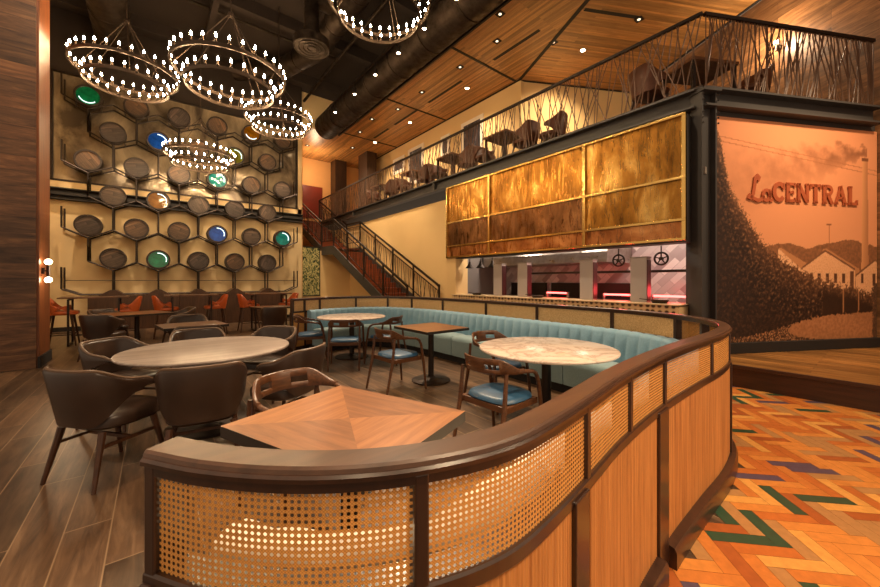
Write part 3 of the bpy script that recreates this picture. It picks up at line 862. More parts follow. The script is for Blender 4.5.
# barrel ends
bw = [planks('barrel_oak_%s' % 'abc'[i], *c, rgb(30, 20, 14), 3, .11, (PI / 2, 0, 0), .5, .003, 12) for i, c in enumerate([(rgb(52, 40, 32), rgb(90, 72, 58), rgb(124, 102, 84)), (rgb(58, 41, 29), rgb(100, 74, 52), rgb(132, 102, 74)), (rgb(46, 36, 31), rgb(78, 64, 56), rgb(112, 96, 84))])]
hoop = wood('barrel_side', rgb(30, 20, 15), rgb(52, 36, 26), 1, 1, .5)
def gl(name, c):
    m, nt, b = base(name, c, .06); b.inputs['Coat Weight'].default_value = 1; b.inputs['Coat Roughness'].default_value = .03
    f = noise(nt, coords(nt), 9, 4)
    nt.links.new(ramp(nt, f, [(.3, (c[0] * .5, c[1] * .5, c[2] * .5, 1)), (.7, c)]), b.inputs['Base Color'])
    return m
GLS = {'green': gl('green_glass', rgb(14, 128, 84)), 'blue': gl('blue_glass', rgb(20, 74, 176)), 'teal': gl('teal_glass', rgb(24, 140, 140)), 'amber': gl('amber_glass', rgb(140, 92, 18)), 'olive': gl('olive_glass', rgb(110, 108, 30))}
arc_glow = emit('light_arc', (.75, 1, .95, 1), 1.1)  # bright arc on the glass heads, drawn as an emissive tube
special = {(0, 1): 'green', (1, 3): 'blue', (1, 5): 'teal', (2, 1): 'amber', (3, 3): 'teal', (4, 1): 'blue', (5, 0): 'green', (5, 4): 'amber', (4, 3): 'olive', (4, 4): 'wood'}
RN = ['lowest', 'second-lowest', 'third', 'fourth', 'fifth', 'top']
ON = ['first', 'second', 'third', 'fourth', 'fifth', 'sixth']
Rx = Matrix.Rotation(PI / 2, 3, 'X')       # lathe axis z -> -y
for i, z in enumerate(ZR):
    for k, x in enumerate(XE if i % 2 == 0 else XO):
        sp = special.get((i, k), 'wood')
        R = .285
        nm = 'barrel_end' if sp == 'wood' else 'glass_barrel_end'
        where = '%s row of the rack, %s from the left' % (RN[i], ON[k])
        desc = 'round oak barrel end' if sp == 'wood' else '%s glass barrel end' % sp
        t = thing(nm, '%s in the %s' % (desc, where), 'barrel end', (x, 13.62, z - .07), 0, 'barrel ends in the rack')
        mb = MB().lathe([(R * .9, -.36), (R * 1.03, -.2), (R, .0), (R, .02), (R - .042, .02), (R - .042, -.012), (R - .05, -.02)], 36, M=Rx)
        mb.build('stave_ring', hoop, t, smooth=40)
        if sp == 'wood':
            mb = MB().lathe([(0, -.02), (0, -.008), (R - .042, -.008), (R - .042, -.02)], 36, M=Rx)
            h = mb.build('head', random.choice(bw), t, smooth=40); h.rotation_euler = (0, random.uniform(-1.2, 1.2), 0)
        else:
            prof = [(r * (R - .042), -.012 - .05 * (1 - r * r)) for r in (0, .25, .5, .75, .9, 1.0)]
            MB().lathe(prof, 36, M=Rx).build('glass', GLS[sp], t, smooth=60)
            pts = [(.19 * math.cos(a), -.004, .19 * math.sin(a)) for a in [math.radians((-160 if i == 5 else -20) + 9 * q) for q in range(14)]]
            MB().tube(pts, .011, 6).build('light_arc', arc_glow, t)

# leafy print on the wall under the stair landing
leaf, nt, b = base('leaf_print', rgb(60, 70, 40), .5)
v = coords(nt, (3.2, 1, 1.6)); f = noise(nt, v, 2.2, 3, .5, 2.2)
nt.links.new(ramp(nt, f, [(.36, rgb(34, 40, 24)), (.46, rgb(84, 96, 52)), (.53, rgb(214, 196, 132)), (.6, rgb(96, 104, 60)), (.7, rgb(40, 46, 30))]), b.inputs['Base Color'])
t = thing('leaf_print', 'tall green leaf-patterned panel on the cream wall under the stairs', 'wall panel', (4.78, 14.26, 0))
MB().box((0, 0, 1.76), (.72, .02, 1.9)).build('print', leaf, t, smooth=0)
mb = MB()
for x in (-.375, .375): mb.box((x, 0, 1.76), (.03, .04, 1.96))
for z in (.80, 2.72): mb.box((0, 0, z), (.75, .04, .03))
mb.build('frame', black_matte, t, smooth=0)

# ================================================================ STAIRCASE
tread_m = wood('stair_tread', rgb(110, 50, 26), rgb(152, 78, 44), 0, 1.2, .4)
stair = thing('staircase', 'steel staircase with red-brown treads rising to the mezzanine', 'staircase', (0, 0, 0))
X0, X1 = 5.25, 6.38; NS = 16; RI = 2.66 / NS; RU_ = (13.05 - 8.0) / (NS - 1)
for k in range(NS - 1):
    y = 8.0 + k * RU_; z = (k + 1) * RI
    MB().box(((X0 + X1) / 2, y + RU_ / 2 + .01, z - .02), (X1 - X0 - .06, RU_ + .02, .04)).box(((X0 + X1) / 2, y + .0, z - RI / 2 - .015), (X1 - X0 - .06, .012, RI - .03)).build('tread', tread_m, stair, smooth=0)
MB().box(((X0 + X1) / 2, 13.7, 2.64), (X1 - X0 - .06, 1.3, .04)).build('landing', tread_m, stair, smooth=0)
NS2 = 9; RI2 = (4.25 - 2.66) / NS2
for k in range(NS2):
    y = 14.35 + k * .36; z = 2.66 + (k + 1) * RI2
    MB().box(((X0 + X1) / 2, y + .18, z - .02), (X1 - X0 - .06, .38, .04)).box(((X0 + X1) / 2, y, z - RI2 / 2 - .015), (X1 - X0 - .06, .012, RI2 - .03)).build('tread', tread_m, stair, smooth=0)
for x in (X0, X1 - .03):
    mb = MB()
    pr = [(7.8, -.0), (8.05, .0), (13.1, 2.38), (14.3, 2.42), (17.75, 4.02), (17.75, 4.32), (14.25, 2.76), (13.05, 2.72), (7.95, .28), (7.8, .2)]
    vs = [(x - .02, a, b_) for a, b_ in pr] + [(x + .02, a, b_) for a, b_ in pr]; n = len(pr)
    mb.add(vs, [tuple(range(n)), tuple(range(2 * n - 1, n - 1, -1))] + [(i, n + i, n + (i + 1) % n, (i + 1) % n) for i in range(n)])
    mb.build('stringer', dark_paint, stair, smooth=0)
for x in (X0, X1 - .05):
    path = [(x, 7.98, 1.22), (x, 8.1, 1.30), (x, 13.05, 3.72), (x, 14.3, 3.76), (x, 17.6, 5.36)]
    mb = MB()
    for a, b_ in zip(path, path[1:]): mb.bar(a, b_, .05, .05)
    mb.build('handrail', black_metal, stair, smooth=0)
    mb = MB()
    for a, b_ in zip(path[1:], path[2:]): mb.bar((a[0], a[1], a[2] - .16), (b_[0], b_[1], b_[2] - .16), .02, .025); mb.bar((a[0], a[1], a[2] - .80), (b_[0], b_[1], b_[2] - .80), .02, .025)
    mb.build('inner_rail', black_metal, stair, smooth=0)
    def zr(y):
        for (a, b_) in zip(path[1:], path[2:]):
            if a[1] <= y <= b_[1]: return a[2] + (b_[2] - a[2]) * (y - a[1]) / (b_[1] - a[1])
        return path[1][2] if y < 8.1 else path[-1][2]
    for y in (8.0, 9.3, 10.55, 11.8, 13.05, 14.3, 15.95, 17.55):
        MB().box((x, y, zr(y) - .55), (.045, .045, 1.08)).build('newel_post', black_metal, stair, smooth=0)
    y = 8.06
    nn = 0
    while y < 17.5 and nn < 90:
        d = random.uniform(-.17, .17); y2 = min(max(y + d, 8.02), 17.55)
        MB().cyl((x, y2, zr(y2) - .80), (x, y, zr(y) - .165), .008, 5).build('picket', black_metal, stair, smooth=0)
        y += .115; nn += 1

# ================================================================ MEZZANINE RAILINGS (leaning rods)
rod = paint('railing_rod', rgb(104, 74, 54), .45)
def railing(label, P, L, ztop, zbot, cnt, seed, rails=True):
    rnd = random.Random(seed)
    t = thing('railing', label, 'railing', group='leaning-rod railings')
    MB().bar(P(0, ztop), P(L, ztop), .05, .05).build('top_rail', black_metal, t, smooth=0)
    MB().bar(P(0, zbot + .03), P(L, zbot + .03), .03, .03).build('bottom_rail', black_metal, t, smooth=0)
    extra = MB(); k = 0
    for i in range(cnt):
        a = L * (i + rnd.uniform(.1, .9)) / cnt
        lean = rnd.choice([-.42, -.3, -.2, -.12, -.06, .0, .06, .12, .2, .30, .42])
        b_ = min(max(a + lean, 0.02), L - .02)
        if i < 100: MB().cyl(P(b_, zbot + .03), P(a, ztop - .02), .0085, 5).build('rod', rod, t, smooth=0)
        else: extra.cyl(P(b_, zbot + .03), P(a, ztop - .02), .0085, 5)
    if extra.v: o = extra.build('rod', rod, t, smooth=0); o['kind'] = 'stuff'
    return t
railing('leaning-rod metal railing above the bronze hood and stairs', lambda s, z: Vector((6.34, 1.72 + s, z)), 15.8, 5.36, 4.25, 250, 3)
railing('leaning-rod metal railing above the sepia mural', lambda s, z: mw(s, -.05, z), 3.3, 5.36, 4.25, 84, 5)

# mezzanine furniture glimpsed through the rods
brown_seat = leather('russet_leather', rgb(112, 66, 42), .45)
FL = 4.25
def mezz_chair(x, y, fx, fy, label):
    global mc0
    if mc0 is None:
        t = thing('lounge_chair', label, 'chair', group='russet chairs on the mezzanine')
        mb = MB(); shell(mb, .31, .29, .40, .86, .70, 112); mb.build('shell', brown_seat, t, smooth=50)
        cushion(.5, .52, .39, .49, .02).build('seat_cushion', brown_seat, t, smooth=50)
        for sx in (-1, 1):
            for sy in (-1, 1): MB().tube([(sx * .18, sy * .17, .41), (sx * .25, sy * .25, 0)], [.024, .014], 8).build('leg', walnut_leg, t)
        mc0 = t
    else:
        t = copy_tree(mc0); t['label'] = label
    t.location = (x, y, FL); t.rotation_euler = (0, 0, math.atan2(fy, fx) - PI / 2)
mc0 = None
def mezz_table(x, y, rz, label, w=.75, d=.75):
    t = thing('mezzanine_table', label, 'table', (x, y, FL), rz, 'dark tables on the mezzanine')
    MB().box((0, 0, .78), (w, d, .05)).build('tabletop', walnut_top, t, smooth=0)
    for sx in (-1, 1):
        for sy in (-1, 1): MB().box((sx * (w / 2 - .05), sy * (d / 2 - .05), .3775), (.05, .05, .755)).build('leg', black_metal, t, smooth=0)
for i, (y, nm) in enumerate([(6.1, 'before the large picture'), (8.1, 'second from the corner'), (10.1, 'third from the corner'), (12.3, 'nearest the far end')]):
    mezz_table(6.95, y, 0, 'dark mezzanine table %s' % nm)
    mezz_chair(6.92, y - .68, 0, 1, 'russet chair on the near side of mezzanine table %s' % nm)
    mezz_chair(6.92, y + .68, 0, -1, 'russet chair on the far side of mezzanine table %s' % nm)
mezz_chair(7.05, 4.75, -.3, 1, 'russet chair standing alone by the railing under the cream wall corner')
p = mw(.72, .75, 0); mezz_table(p.x, p.y, R0, 'dark mezzanine table above the steel column corner', .9, .7)
p = mw(-.02, 1.0, 0); mezz_chair(p.x, p.y, E_.x, E_.y, 'russet chair left of the corner mezzanine table above the column')
p = mw(1.62, .62, 0); mezz_chair(p.x, p.y, -E_.x, -E_.y, 'russet chair right of the corner mezzanine table above the mural')

# pictures on the mezzanine wall
pic_m, nt, b = base('dark_print', rgb(70, 70, 84), .3)
f = noise(nt, coords(nt, (1, 1, .5)), 5, 5, .7, 1)
nt.links.new(ramp(nt, f, [(.35, rgb(26, 24, 28)), (.55, rgb(60, 54, 58)), (.7, rgb(120, 110, 108))]), b.inputs['Base Color'])
white_frame = paint('pale_frame', rgb(240, 226, 204), .5)
for y0, y1, z0, z1, lab in ((8.45, 9.55, 5.5, 7.0, 'tall dark framed picture with pale frame, nearest the cream corner'), (10.2, 10.72, 6.1, 6.9, 'small framed picture between the two tall ones'), (11.85, 13.0, 5.5, 7.05, 'tall framed picture second from the far end of the mezzanine wall'), (13.3, 14.25, 6.25, 6.95, 'small dark picture at the far end of the mezzanine wall')):
    t = thing('framed_picture', lab, 'picture', (8.58, (y0 + y1) / 2, (z0 + z1) / 2), 0, 'pictures on the mezzanine wall')
    w, h = y1 - y0, z1 - z0
    MB().box((.0, 0, 0), (.03, w - .2, h - .2)).build('print', pic_m, t, smooth=0)
    mb = MB()
    for s_ in (-1, 1): mb.box((0, s_ * (w / 2 - .065), 0), (.045, .13, h)).box((0, 0, s_ * (h / 2 - .065)), (.045, w - .26, .13))
    mb.build('frame', white_frame, t, smooth=0)
t = thing('red_panel', 'dark red wall panel at the head of the stairs', 'wall panel', (5.95, YS - .02, 5.3))
MB().box((0, 0, 0), (1.3, .03, 1.6)).build('panel', paint('red_lacquer', rgb(140, 48, 30), .4, .3, .9), t, smooth=0)

# sconces
def sconce(loc, rz, label, two):
    t = thing('wall_sconce', label, 'lamp', loc, rz, 'globe sconces')
    MB().box((.015, 0, 0), (.03, .08, .10)).cyl((.03, 0, 0), (.075, 0, 0), .012, 8).lathe([(.024, -.09), (.024, .09)], 16, (.075, 0, .0)).build('bracket', black_metal, t, smooth=40)
    for s_ in ((-1.75, 1.75) if two else (1,)):
        prof = [(.046 * math.sin(a), .085 * s_ - .046 * math.cos(a)) for a in [PI * q / 12 for q in range(13)]]
        MB().lathe(prof, 18, (.075, 0, 0)).build('globe', globe_mat, t, smooth=60)
sconce((-1.47, 8.66, 1.56), 0, 'black sconce with two glowing globes on the orange timber pier', True)
q = mw(3.45, 1.46, 6.25); sconce(tuple(q), math.atan2(-E_.y, -E_.x), 'single glowing globe sconce on the plank wall behind the mural railing', False)

# ================================================================ BRONZE HOOD AND OPEN KITCHEN
def bronze(name, stops, r_, sc_):
    m, nt, b = base(name, stops[1][1], r_, 1.0)
    v = coords(nt, sc_); f = noise(nt, v, 1.3, 6, .6, .5)
    nt.links.new(ramp(nt, f, stops), b.inputs['Base Color'])
    v2 = coords(nt, (1, 9, 1.4)); f2 = noise(nt, v2, 1.6, 6, .7, .6)
    nt.links.new(ramp(nt, f2, [(.35, (.14, .14, .14, 1)), (.65, (.5, .5, .5, 1))]), b.inputs['Roughness'])
    bump(nt, b, noise(nt, coords(nt, (1, 7, 2)), 3, 6, .7, .6), .16, .008)
    return m
bz = [bronze('hammered_bronze_highlights', [(.32, rgb(108, 70, 30)), (.52, rgb(164, 114, 50)), (.74, rgb(226, 182, 106))], .35, (1, 2.2, 1.0)),  # pale gold end of the ramp paints in streaky reflected highlights
      bronze('hammered_bronze_dark', [(.3, rgb(84, 56, 36)), (.5, rgb(120, 82, 52)), (.7, rgb(156, 112, 74))], .42, (1, 2, 1.2)),
      bronze('hammered_copper', [(.3, rgb(130, 78, 44)), (.5, rgb(176, 114, 68)), (.7, rgb(210, 150, 96))], .4, (1, 1.8, 2))]
hood = thing('bronze_hood', 'huge hammered bronze and brass panelled canopy over the open kitchen', 'hood', (6.15, 1.87, 2.0))
ys = [0, 1.61, 4.0, 5.58]; zs = [0, .31, .935, 1.90]
for i in range(3):
    for j in range(3):
        mb = MB().box((.03, (ys[i] + ys[i + 1]) / 2, (zs[j] + zs[j + 1]) / 2), (.03, ys[i + 1] - ys[i] - .06, zs[j + 1] - zs[j] - .05))
        if j == 0:
            n = int((ys[i + 1] - ys[i]) / .075)
            for k in range(n):
                for zz in (zs[j] + .055, zs[j + 1] - .055):
                    mb.lathe([(.009, -.008), (.007, .004), (0, .007)], 6, (.013, ys[i] + .06 + k * .075, zz), M=Matrix.Rotation(-PI / 2, 3, 'Y'))
        mt = bz[0] if j == 2 else (bz[2] if j == 0 else (bz[0] if i == 0 else bz[1]))
        mb.build('hood_panel', mt, hood, smooth=0)
mb = MB()
for y in ys: mb.box((.0, min(max(y, .0275), 5.5525), .95), (.05, .055, 1.9))
for z in zs: mb.box((-.004, 2.79, min(max(z, .02), 1.88)), (.05, 5.58, .04))
mb.build('brass_frame', brass, hood, smooth=0, bevel=.004)
MB().box((.18, 2.79, -.01), (.30, 5.58, .03)).box((.32, 2.79, .95), (.02, 5.56, 1.88)).box((.18, .012, .95), (.28, .02, 1.88)).box((.18, 5.568, .95), (.28, .02, 1.88)).build('hood_body', dark_paint, hood, smooth=0)
tile_m, nt, b = base('diamond_tile', rgb(200, 188, 186), .25)
v = coords(nt, (1, 1, 1), (PI / 4, 0, 0))
sx_ = nt.nodes.new('ShaderNodeSeparateXYZ'); nt.links.new(v, sx_.inputs[0]); cb = nt.nodes.new('ShaderNodeCombineXYZ')
nt.links.new(sx_.outputs[1], cb.inputs[0]); nt.links.new(sx_.outputs[2], cb.inputs[1])
br = nt.nodes.new('ShaderNodeTexBrick'); nt.links.new(cb.outputs[0], br.inputs['Vector']); br.offset = .5
for k, val in (('Scale', 1), ('Mortar Size', .004), ('Brick Width', .40), ('Row Height', .13), ('Bias', 0)): br.inputs[k].default_value = val
br.inputs['Color1'].default_value = rgb(226, 214, 210); br.inputs['Color2'].default_value = rgb(150, 132, 132); br.inputs['Mortar'].default_value = rgb(170, 160, 156)
nt.links.new(br.outputs['Color'], b.inputs['Base Color'])
struct(MB().box((8.35, 4.5, 1.5), (.1, 5.6, 3.0)).build('wall_kitchen', tile_m, smooth=0))
struct(MB().box((7.4, 7.25, 1.5), (2.0, .1, 3.0)).box((7.5, 1.75, 1.5), (1.8, .1, 3.0)).build('wall_kitchen_side', paint('kitchen_plaster', rgb(120, 112, 106), .6), smooth=0))
struct(MB().box((7.4, 4.5, 3.05), (2.0, 5.6, .1)).build('ceiling_kitchen', paint('kitchen_ceiling', rgb(150, 140, 132), .7), smooth=0))
struct(MB().box((6.33, 7.28, 1.0), (.3, .35, 2.0)).build('wall_kitchen_pier', cream_paint, smooth=0))
# counter
scale_tile, nt, b = base('scallop_tile', rgb(200, 170, 130), .35)
v = coords(nt, (1, 1, 1))
vo = nt.nodes.new('ShaderNodeTexVoronoi'); vo.voronoi_dimensions = '2D'; vo.inputs['Scale'].default_value = 11; vo.inputs['Randomness'].default_value = .25
sx_ = nt.nodes.new('ShaderNodeSeparateXYZ'); nt.links.new(v, sx_.inputs[0]); cb = nt.nodes.new('ShaderNodeCombineXYZ'); nt.links.new(sx_.outputs[1], cb.inputs[0]); nt.links.new(sx_.outputs[2], cb.inputs[1])
nt.links.new(cb.outputs[0], vo.inputs['Vector'])
nt.links.new(ramp(nt, vo.outputs['Distance'], [(.25, rgb(70, 46, 32)), (.36, rgb(196, 160, 116)), (.5, rgb(216, 184, 140))]), b.inputs['Base Color'])
cnt = thing('kitchen_counter', 'long tiled kitchen pass counter with cream end, under the bronze hood', 'counter', (0, 0, 0))
MB().box((6.34, 4.53, 1.03), (.60, 5.2, .02)).build('countertop', paint('cream_top', rgb(214, 184, 140), .4), cnt, smooth=0, bevel=.004)
MB().box((6.34, 4.53, .51), (.56, 5.1, 1.02)).build('tiled_front', scale_tile, cnt, smooth=0)
MB().box((6.34, 1.955, .5), (.58, .05, .998)).build('end_panel', paint('cream_end', rgb(222, 190, 140), .5), cnt, smooth=0)
post_grey, nt, b = base('brushed_grey', rgb(176, 166, 162), .4, .25)
# heat posts on the counter
for i, (y, lab) in enumerate(((5.78, 'steel pass post at the left of the kitchen counter'), (5.05, 'steel pass post second from the left on the kitchen counter'), (3.55, 'steel pass post third from the left on the kitchen counter'), (2.62, 'steel pass post nearest the column on the kitchen counter'))):
    t = thing('pass_post', lab, 'post', (6.42, y, 1.04), 0, 'steel posts on the kitchen counter')
    MB().box((0, 0, .37), (.16, .26, .74)).build('body', post_grey, t, smooth=0, bevel=.006)
    MB().box((.0, -.135, .36), (.14, .01, .68)).build('side_panel', paint('oxblood', rgb(70, 30, 28), .4), t, smooth=0)
    MB().box((0, 0, .75), (.18, .28, .02)).build('cap', steel, t, smooth=0)
t = thing('pass_shelf', 'dark shelf running behind the pass posts above the counter', 'shelf', (6.75, 3.6, 1.56))
MB().box((0, 0, 0), (.26, 3.4, .04)).build('shelf_board', black_metal, t, smooth=0)
for y in (-1.6, 0, 1.6): MB().box((0, y, -.27), (.03, .03, .50)).build('bracket', black_metal, t, smooth=0)
red_lamp = emit('red_heat_lamp', (1, .07, .06, 1), 5)
for y, lab in ((2.25, 'red glowing heat bar on the counter next to the column'), (3.1, 'red glowing heat bar between the two right pass posts'), (4.35, 'red glowing heat bar in the middle of the kitchen counter')):
    t = thing('heat_bar', lab, 'lamp', (6.62, y, 1.04), 0, 'red heat bars on the counter')
    MB().box((0, 0, .10), (.05, .50, .03)).build('tube', red_lamp, t, smooth=0)
    for s_ in (-1, 1): MB().box((0, s_ * .25, .06), (.06, .02, .12)).build('stand', steel, t, smooth=0)
# small pans and plates on the pass
for y, lab in ((2.27, 'small dark pan on the counter beside the column'), (4.6, 'small dark pan behind the third pass post'), (6.4, 'small dark pan at the left end of the counter')):
    o = MB().lathe([(0, 0), (.10, 0), (.13, .05), (.125, .05), (.095, .008), (0, .008)], 20).bar((0, .13, .045), (0, .30, .06), .02, .012).build('pan', black_metal)
    o.location = (6.27, y, 1.04); tag(o, lab, 'pan')
# pendant heat lamps
for y, lab in ((6.85, 'black dome heat lamp at the left end under the hood'), (6.45, 'black dome heat lamp second from the left under the hood'), (6.05, 'black dome heat lamp third from the left under the hood')):
    t = thing('dome_lamp', lab, 'lamp', (6.45, y, 1.72), 0, 'black dome heat lamps')
    MB().lathe([(.12, 0), (.115, .01), (.06, .08), (.035, .12), (.03, .17), (0, .17), (0, .15), (.02, .12), (.05, .075), (.10, 0)], 20).build('shade', black_metal, t, smooth=40)
    MB().cyl((0, 0, .16), (0, 0, .245), .012, 8).build('cord', black_metal, t)
    MB().lathe([(0, .03), (.03, .04), (.03, .07), (0, .09)], 12).build('bulb', lamp_dim, t)
for y, lab in ((3.02, 'ring-shaped hanging reel between the two right pass posts'), (2.33, 'ring-shaped hanging reel nearest the column')):
    t = thing('hanging_reel', lab, 'reel', (6.5, y, 1.76), 0, 'hanging reels over the pass')
    MB().tube([(0, .10 * math.cos(2 * PI * k / 24), .10 * math.sin(2 * PI * k / 24)) for k in range(24)], .016, 8, closed=True).build('rim', black_metal, t)
    mb = MB()
    for k in range(5): mb.cyl((0, 0, 0), (0, .10 * math.cos(2 * PI * k / 5 + .3), .10 * math.sin(2 * PI * k / 5 + .3)), .010, 6)
    mb.lathe([(.03, -.03), (.03, .03)], 12, M=Matrix.Rotation(PI / 2, 3, 'Y'))
    mb.build('spokes', black_metal, t)
    MB().cyl((0, 0, .10), (0, 0, .21), .01, 6).build('hook', black_metal, t)
# exhaust hood and cook line behind
t = thing('exhaust_hood', 'stainless exhaust hood inside the kitchen, behind the pass', 'hood', (7.7, 5.3, 1.78))
mb = MB(); pr = [(-.55, 0), (.55, 0), (.55, .75), (-.2, .75), (-.55, .22)]
vs = [(a, -1.75, b_) for a, b_ in pr] + [(a, 1.75, b_) for a, b_ in pr]; n = 5
mb.add(vs, [tuple(range(n)), tuple(range(2 * n - 1, n - 1, -1))] + [(i, n + i, n + (i + 1) % n, (i + 1) % n) for i in range(n)])
mb.build('canopy', steel, t, smooth=0)
MB().box((-.56, 0, .03), (.03, 3.5, .06)).build('lip', steel, t, smooth=0)
for y, w, lab in ((6.3, 1.2, 'stainless range at the left of the cook line'), (5.0, 1.1, 'stainless range in the middle of the cook line'), (3.8, 1.0, 'stainless range at the right of the cook line')):
    t = thing('range', lab, 'range', (7.85, y, 0), 0, 'ranges on the cook line')
    MB().box((0, 0, .48), (.75, w - .02, .96)).build('body', steel, t, smooth=0, bevel=.006)
    MB().box((.33, 0, 1.15), (.06, w - .02, .38)).build('backsplash', black_metal, t, smooth=0)
    MB().box((-.38, 0, .5), (.02, w - .2, .45)).build('oven_door', black_metal, t, smooth=0)
    MB().box((-.02, 0, .975), (.6, w - .1, .03)).build('grate', black_matte, t, smooth=0)
    for k in range(4): MB().cyl((-.375, (k - 1.5) * .2, .86), (-.42, (k - 1.5) * .2, .86), .025, 10).build('knob', black_metal, t)

# ================================================================ MURAL
def fbm(x, y, oct=4):
    from mathutils import noise as mn
    return mn.fractal(Vector((x, y, 3.1)), .8, 2.1, oct)
def pl(pts, x):
    if x <= pts[0][0]: return pts[0][1]
    for (a, b_), (c, d) in zip(pts, pts[1:]):
        if x <= c: return b_ + (d - b_) * (x - a) / (c - a)
    return pts[-1][1]
SKY = (216, 142, 98); HED = (74, 46, 30); ROAD = (186, 124, 82); WALLC = (232, 172, 126); ROOF = (186, 124, 80); MTN = (150, 96, 62)
def mixt(a, b_, t): t = min(max(t, 0), 1); return tuple(p + (q - p) * t for p, q in zip(a, b_))
HT = [(.25, 3.7), (.36, 3.45), (.45, 3.05), (.52, 2.75), (.62, 2.62), (.78, 2.42), (.98, 2.12), (1.22, 1.88), (1.5, 1.74), (1.85, 1.57), (2.2, 1.42), (2.46, 1.38), (2.9, 1.27), (3.44, 1.18)]
HB = [(.25, .50), (.9, .56), (1.5, .68), (1.9, .78), (2.4, .86), (3.44, .90)]
def mural(s, z):
    n1 = fbm(s * 5, z * 5); n2 = fbm(s * 22, z * 22, 3); n3 = fbm(s * 60, z * 40, 2)
    c = mixt(SKY, (226, 154, 108), (2.6 - z) / 1.5)
    # smoke trailing left from the chimney
    cy = pl([(.4, 2.9), (1.2, 3.02), (1.9, 3.2), (2.6, 3.42), (3.2, 3.5)], s); wd = pl([(.4, .55), (1.2, .5), (2.0, .38), (2.7, .2), (3.22, .10)], s)
    if s < 3.24:
        d = abs(z - cy - n1 * .12) / wd
        k = max(0, 1 - d * d) * pl([(.4, .15), (1.4, .42), (2.1, .5), (2.5, .8), (3.2, 1.0)], s) * (.75 + .5 * n1)
        c = mixt(c, (128, 78, 50), min(k, .85))
    # two wires
    for z0 in (3.58, 3.51):
        if abs(z - (z0 - (s - .42) * .115)) < .008: c = mixt(c, (150, 92, 56), .6)
    # hills
    hl = pl([(1.0, 1.86), (1.3, 1.97), (1.65, 1.99), (1.95, 1.92), (2.1, 1.93), (2.5, 2.02), (2.9, 2.07), (3.2, 2.0), (3.5, 1.97)], s) + n1 * .03
    if z < hl: c = mixt(MTN, (122, 78, 50), .5 + n2)
    if abs(s - 2.44) < .010 and 1.9 < z < 2.32: c = (140, 88, 56)
    if abs(z - 2.31) < .012 and abs(s - 2.44) < .05: c = (140, 88, 56)
    # chimney
    cw = .055 + (3.42 - z) * .014
    if abs(s - 3.2) < cw and 1.5 < z < 3.42: c = mixt((214, 146, 96), (160, 104, 68), (s - 3.2 + cw) / (2 * cw) * .8)
    if 3.38 < z < 3.44 and abs(s - 3.2) < cw + .02: c = (120, 74, 48)
    # gabled sheds
    def gable(s0, sp, s1, zp, ze, zb, wall, roof_to):
        nonlocal c
        top = pl([(s0, ze), (sp, zp), (s1, ze)], s)
        if s0 <= s <= s1 and zb < z < top:
            c = mixt(wall, (210, 146, 98), .3 + n3)
            if top - z < .035: c = (120, 78, 52)
    # first shed with its roof slope
    if 1.42 < s < 2.02 and 1.45 < z < pl([(1.42, 1.90), (1.46, 1.92), (2.02, 1.66)], s): c = ROOF if z > pl([(1.46, 1.88), (1.9, 1.56)], s) else WALLC
    if 2.3 < s < 3.1 and 1.4 < z < pl([(2.3, 1.9), (2.38, 1.92), (3.06, 1.60), (3.1, 1.55)], s): c = ROOF
    gable(1.86, 2.36, 2.98, 1.90, 1.60, 1.25, WALLC, 3.05)
    gable(3.0, 3.42, 3.85, 1.76, 1.50, 1.1, WALLC, 3.5)
    for w0 in (2.08, 2.24, 2.40, 2.57, 2.74, 3.14, 3.40):
        if abs(s - w0) < .032 and 1.36 < z < 1.52: c = (92, 58, 38)
    if 2.88 < s < 2.96 and 1.2 < z < 1.56: c = (104, 66, 44)
    # far low fence and hedge
    ht = pl(HT, s) + n2 * .13 + n1 * .05 + (.22 * max(0, n3) if s < 1.4 else .03 * n3)
    hb_ = pl(HB, s) + n2 * .03
    if hb_ - .02 < z < ht:
        dd = (ht - z)
        c = mixt((100, 63, 40), (46, 28, 19), dd / (.5 if s < 2.2 else .25))
        c = mixt(c, (178, 124, 84), max(0, n3 * .6 + n2 * 1.1) * max(.30, 1.0 - dd * .55))
        c = mixt(c, (30, 18, 12), max(0, -n2) * .8)
        if s > 2.3 and z < ht - .22: c = mixt((44, 27, 18), (64, 40, 26), .5 + n3)
        if s > 2.5 and abs((s * 3.1) % 1 - .5) < .04 and z > hb_: c = (170, 112, 72)
    elif z <= hb_:
        edge = pl([(.45, 2.3), (.5, 1.8), (.62, 1.62), (.72, 1.75), (.9, 2.1)], z)
        if s > edge + n1 * .06:
            c = mixt(ROAD, (160, 104, 66), .4 + n2 + .6 * max(0, math.sin((s * 3.2 + z * 13))) * .35)
        else:
            c = mixt((70, 44, 29), (104, 68, 45), .4 + n2 * 1.2 + n3)
            if n3 > .22: c = (186, 128, 86)
    if s > 3.36 + n2 * .05 and z < 1.35: c = mixt((70, 46, 32), (120, 84, 60), .4 + n3)
    return c
mural_m, nt, b = base('sepia_print', (1, 1, 1, 1), .45)
at_n = nt.nodes.new('ShaderNodeAttribute'); at_n.attribute_name = 'print_colour'; nt.links.new(at_n.outputs['Color'], b.inputs['Base Color'])
NS_, NZ_ = 250, 260; S0, S1, Z0, Z1 = .20, 3.46, .45, 3.89
vs = []; cols = []
for j in range(NZ_ + 1):
    z = Z0 + (Z1 - Z0) * j / NZ_
    for i in range(NS_ + 1):
        s = S0 + (S1 - S0) * i / NS_
        vs.append(tuple(mw(s, -.0, z))); k = mural(s, z); cols.append((lin(max(k[0], 0)), lin(max(k[1], 0)), lin(max(k[2], 0)), 1))
fs = [(j * (NS_ + 1) + i, j * (NS_ + 1) + i + 1, (j + 1) * (NS_ + 1) + i + 1, (j + 1) * (NS_ + 1) + i) for j in range(NZ_) for i in range(NS_)]
t = thing('mural', 'large sepia mural of a cane hedge, factory sheds and a smoking chimney', 'mural', (0, 0, 0))
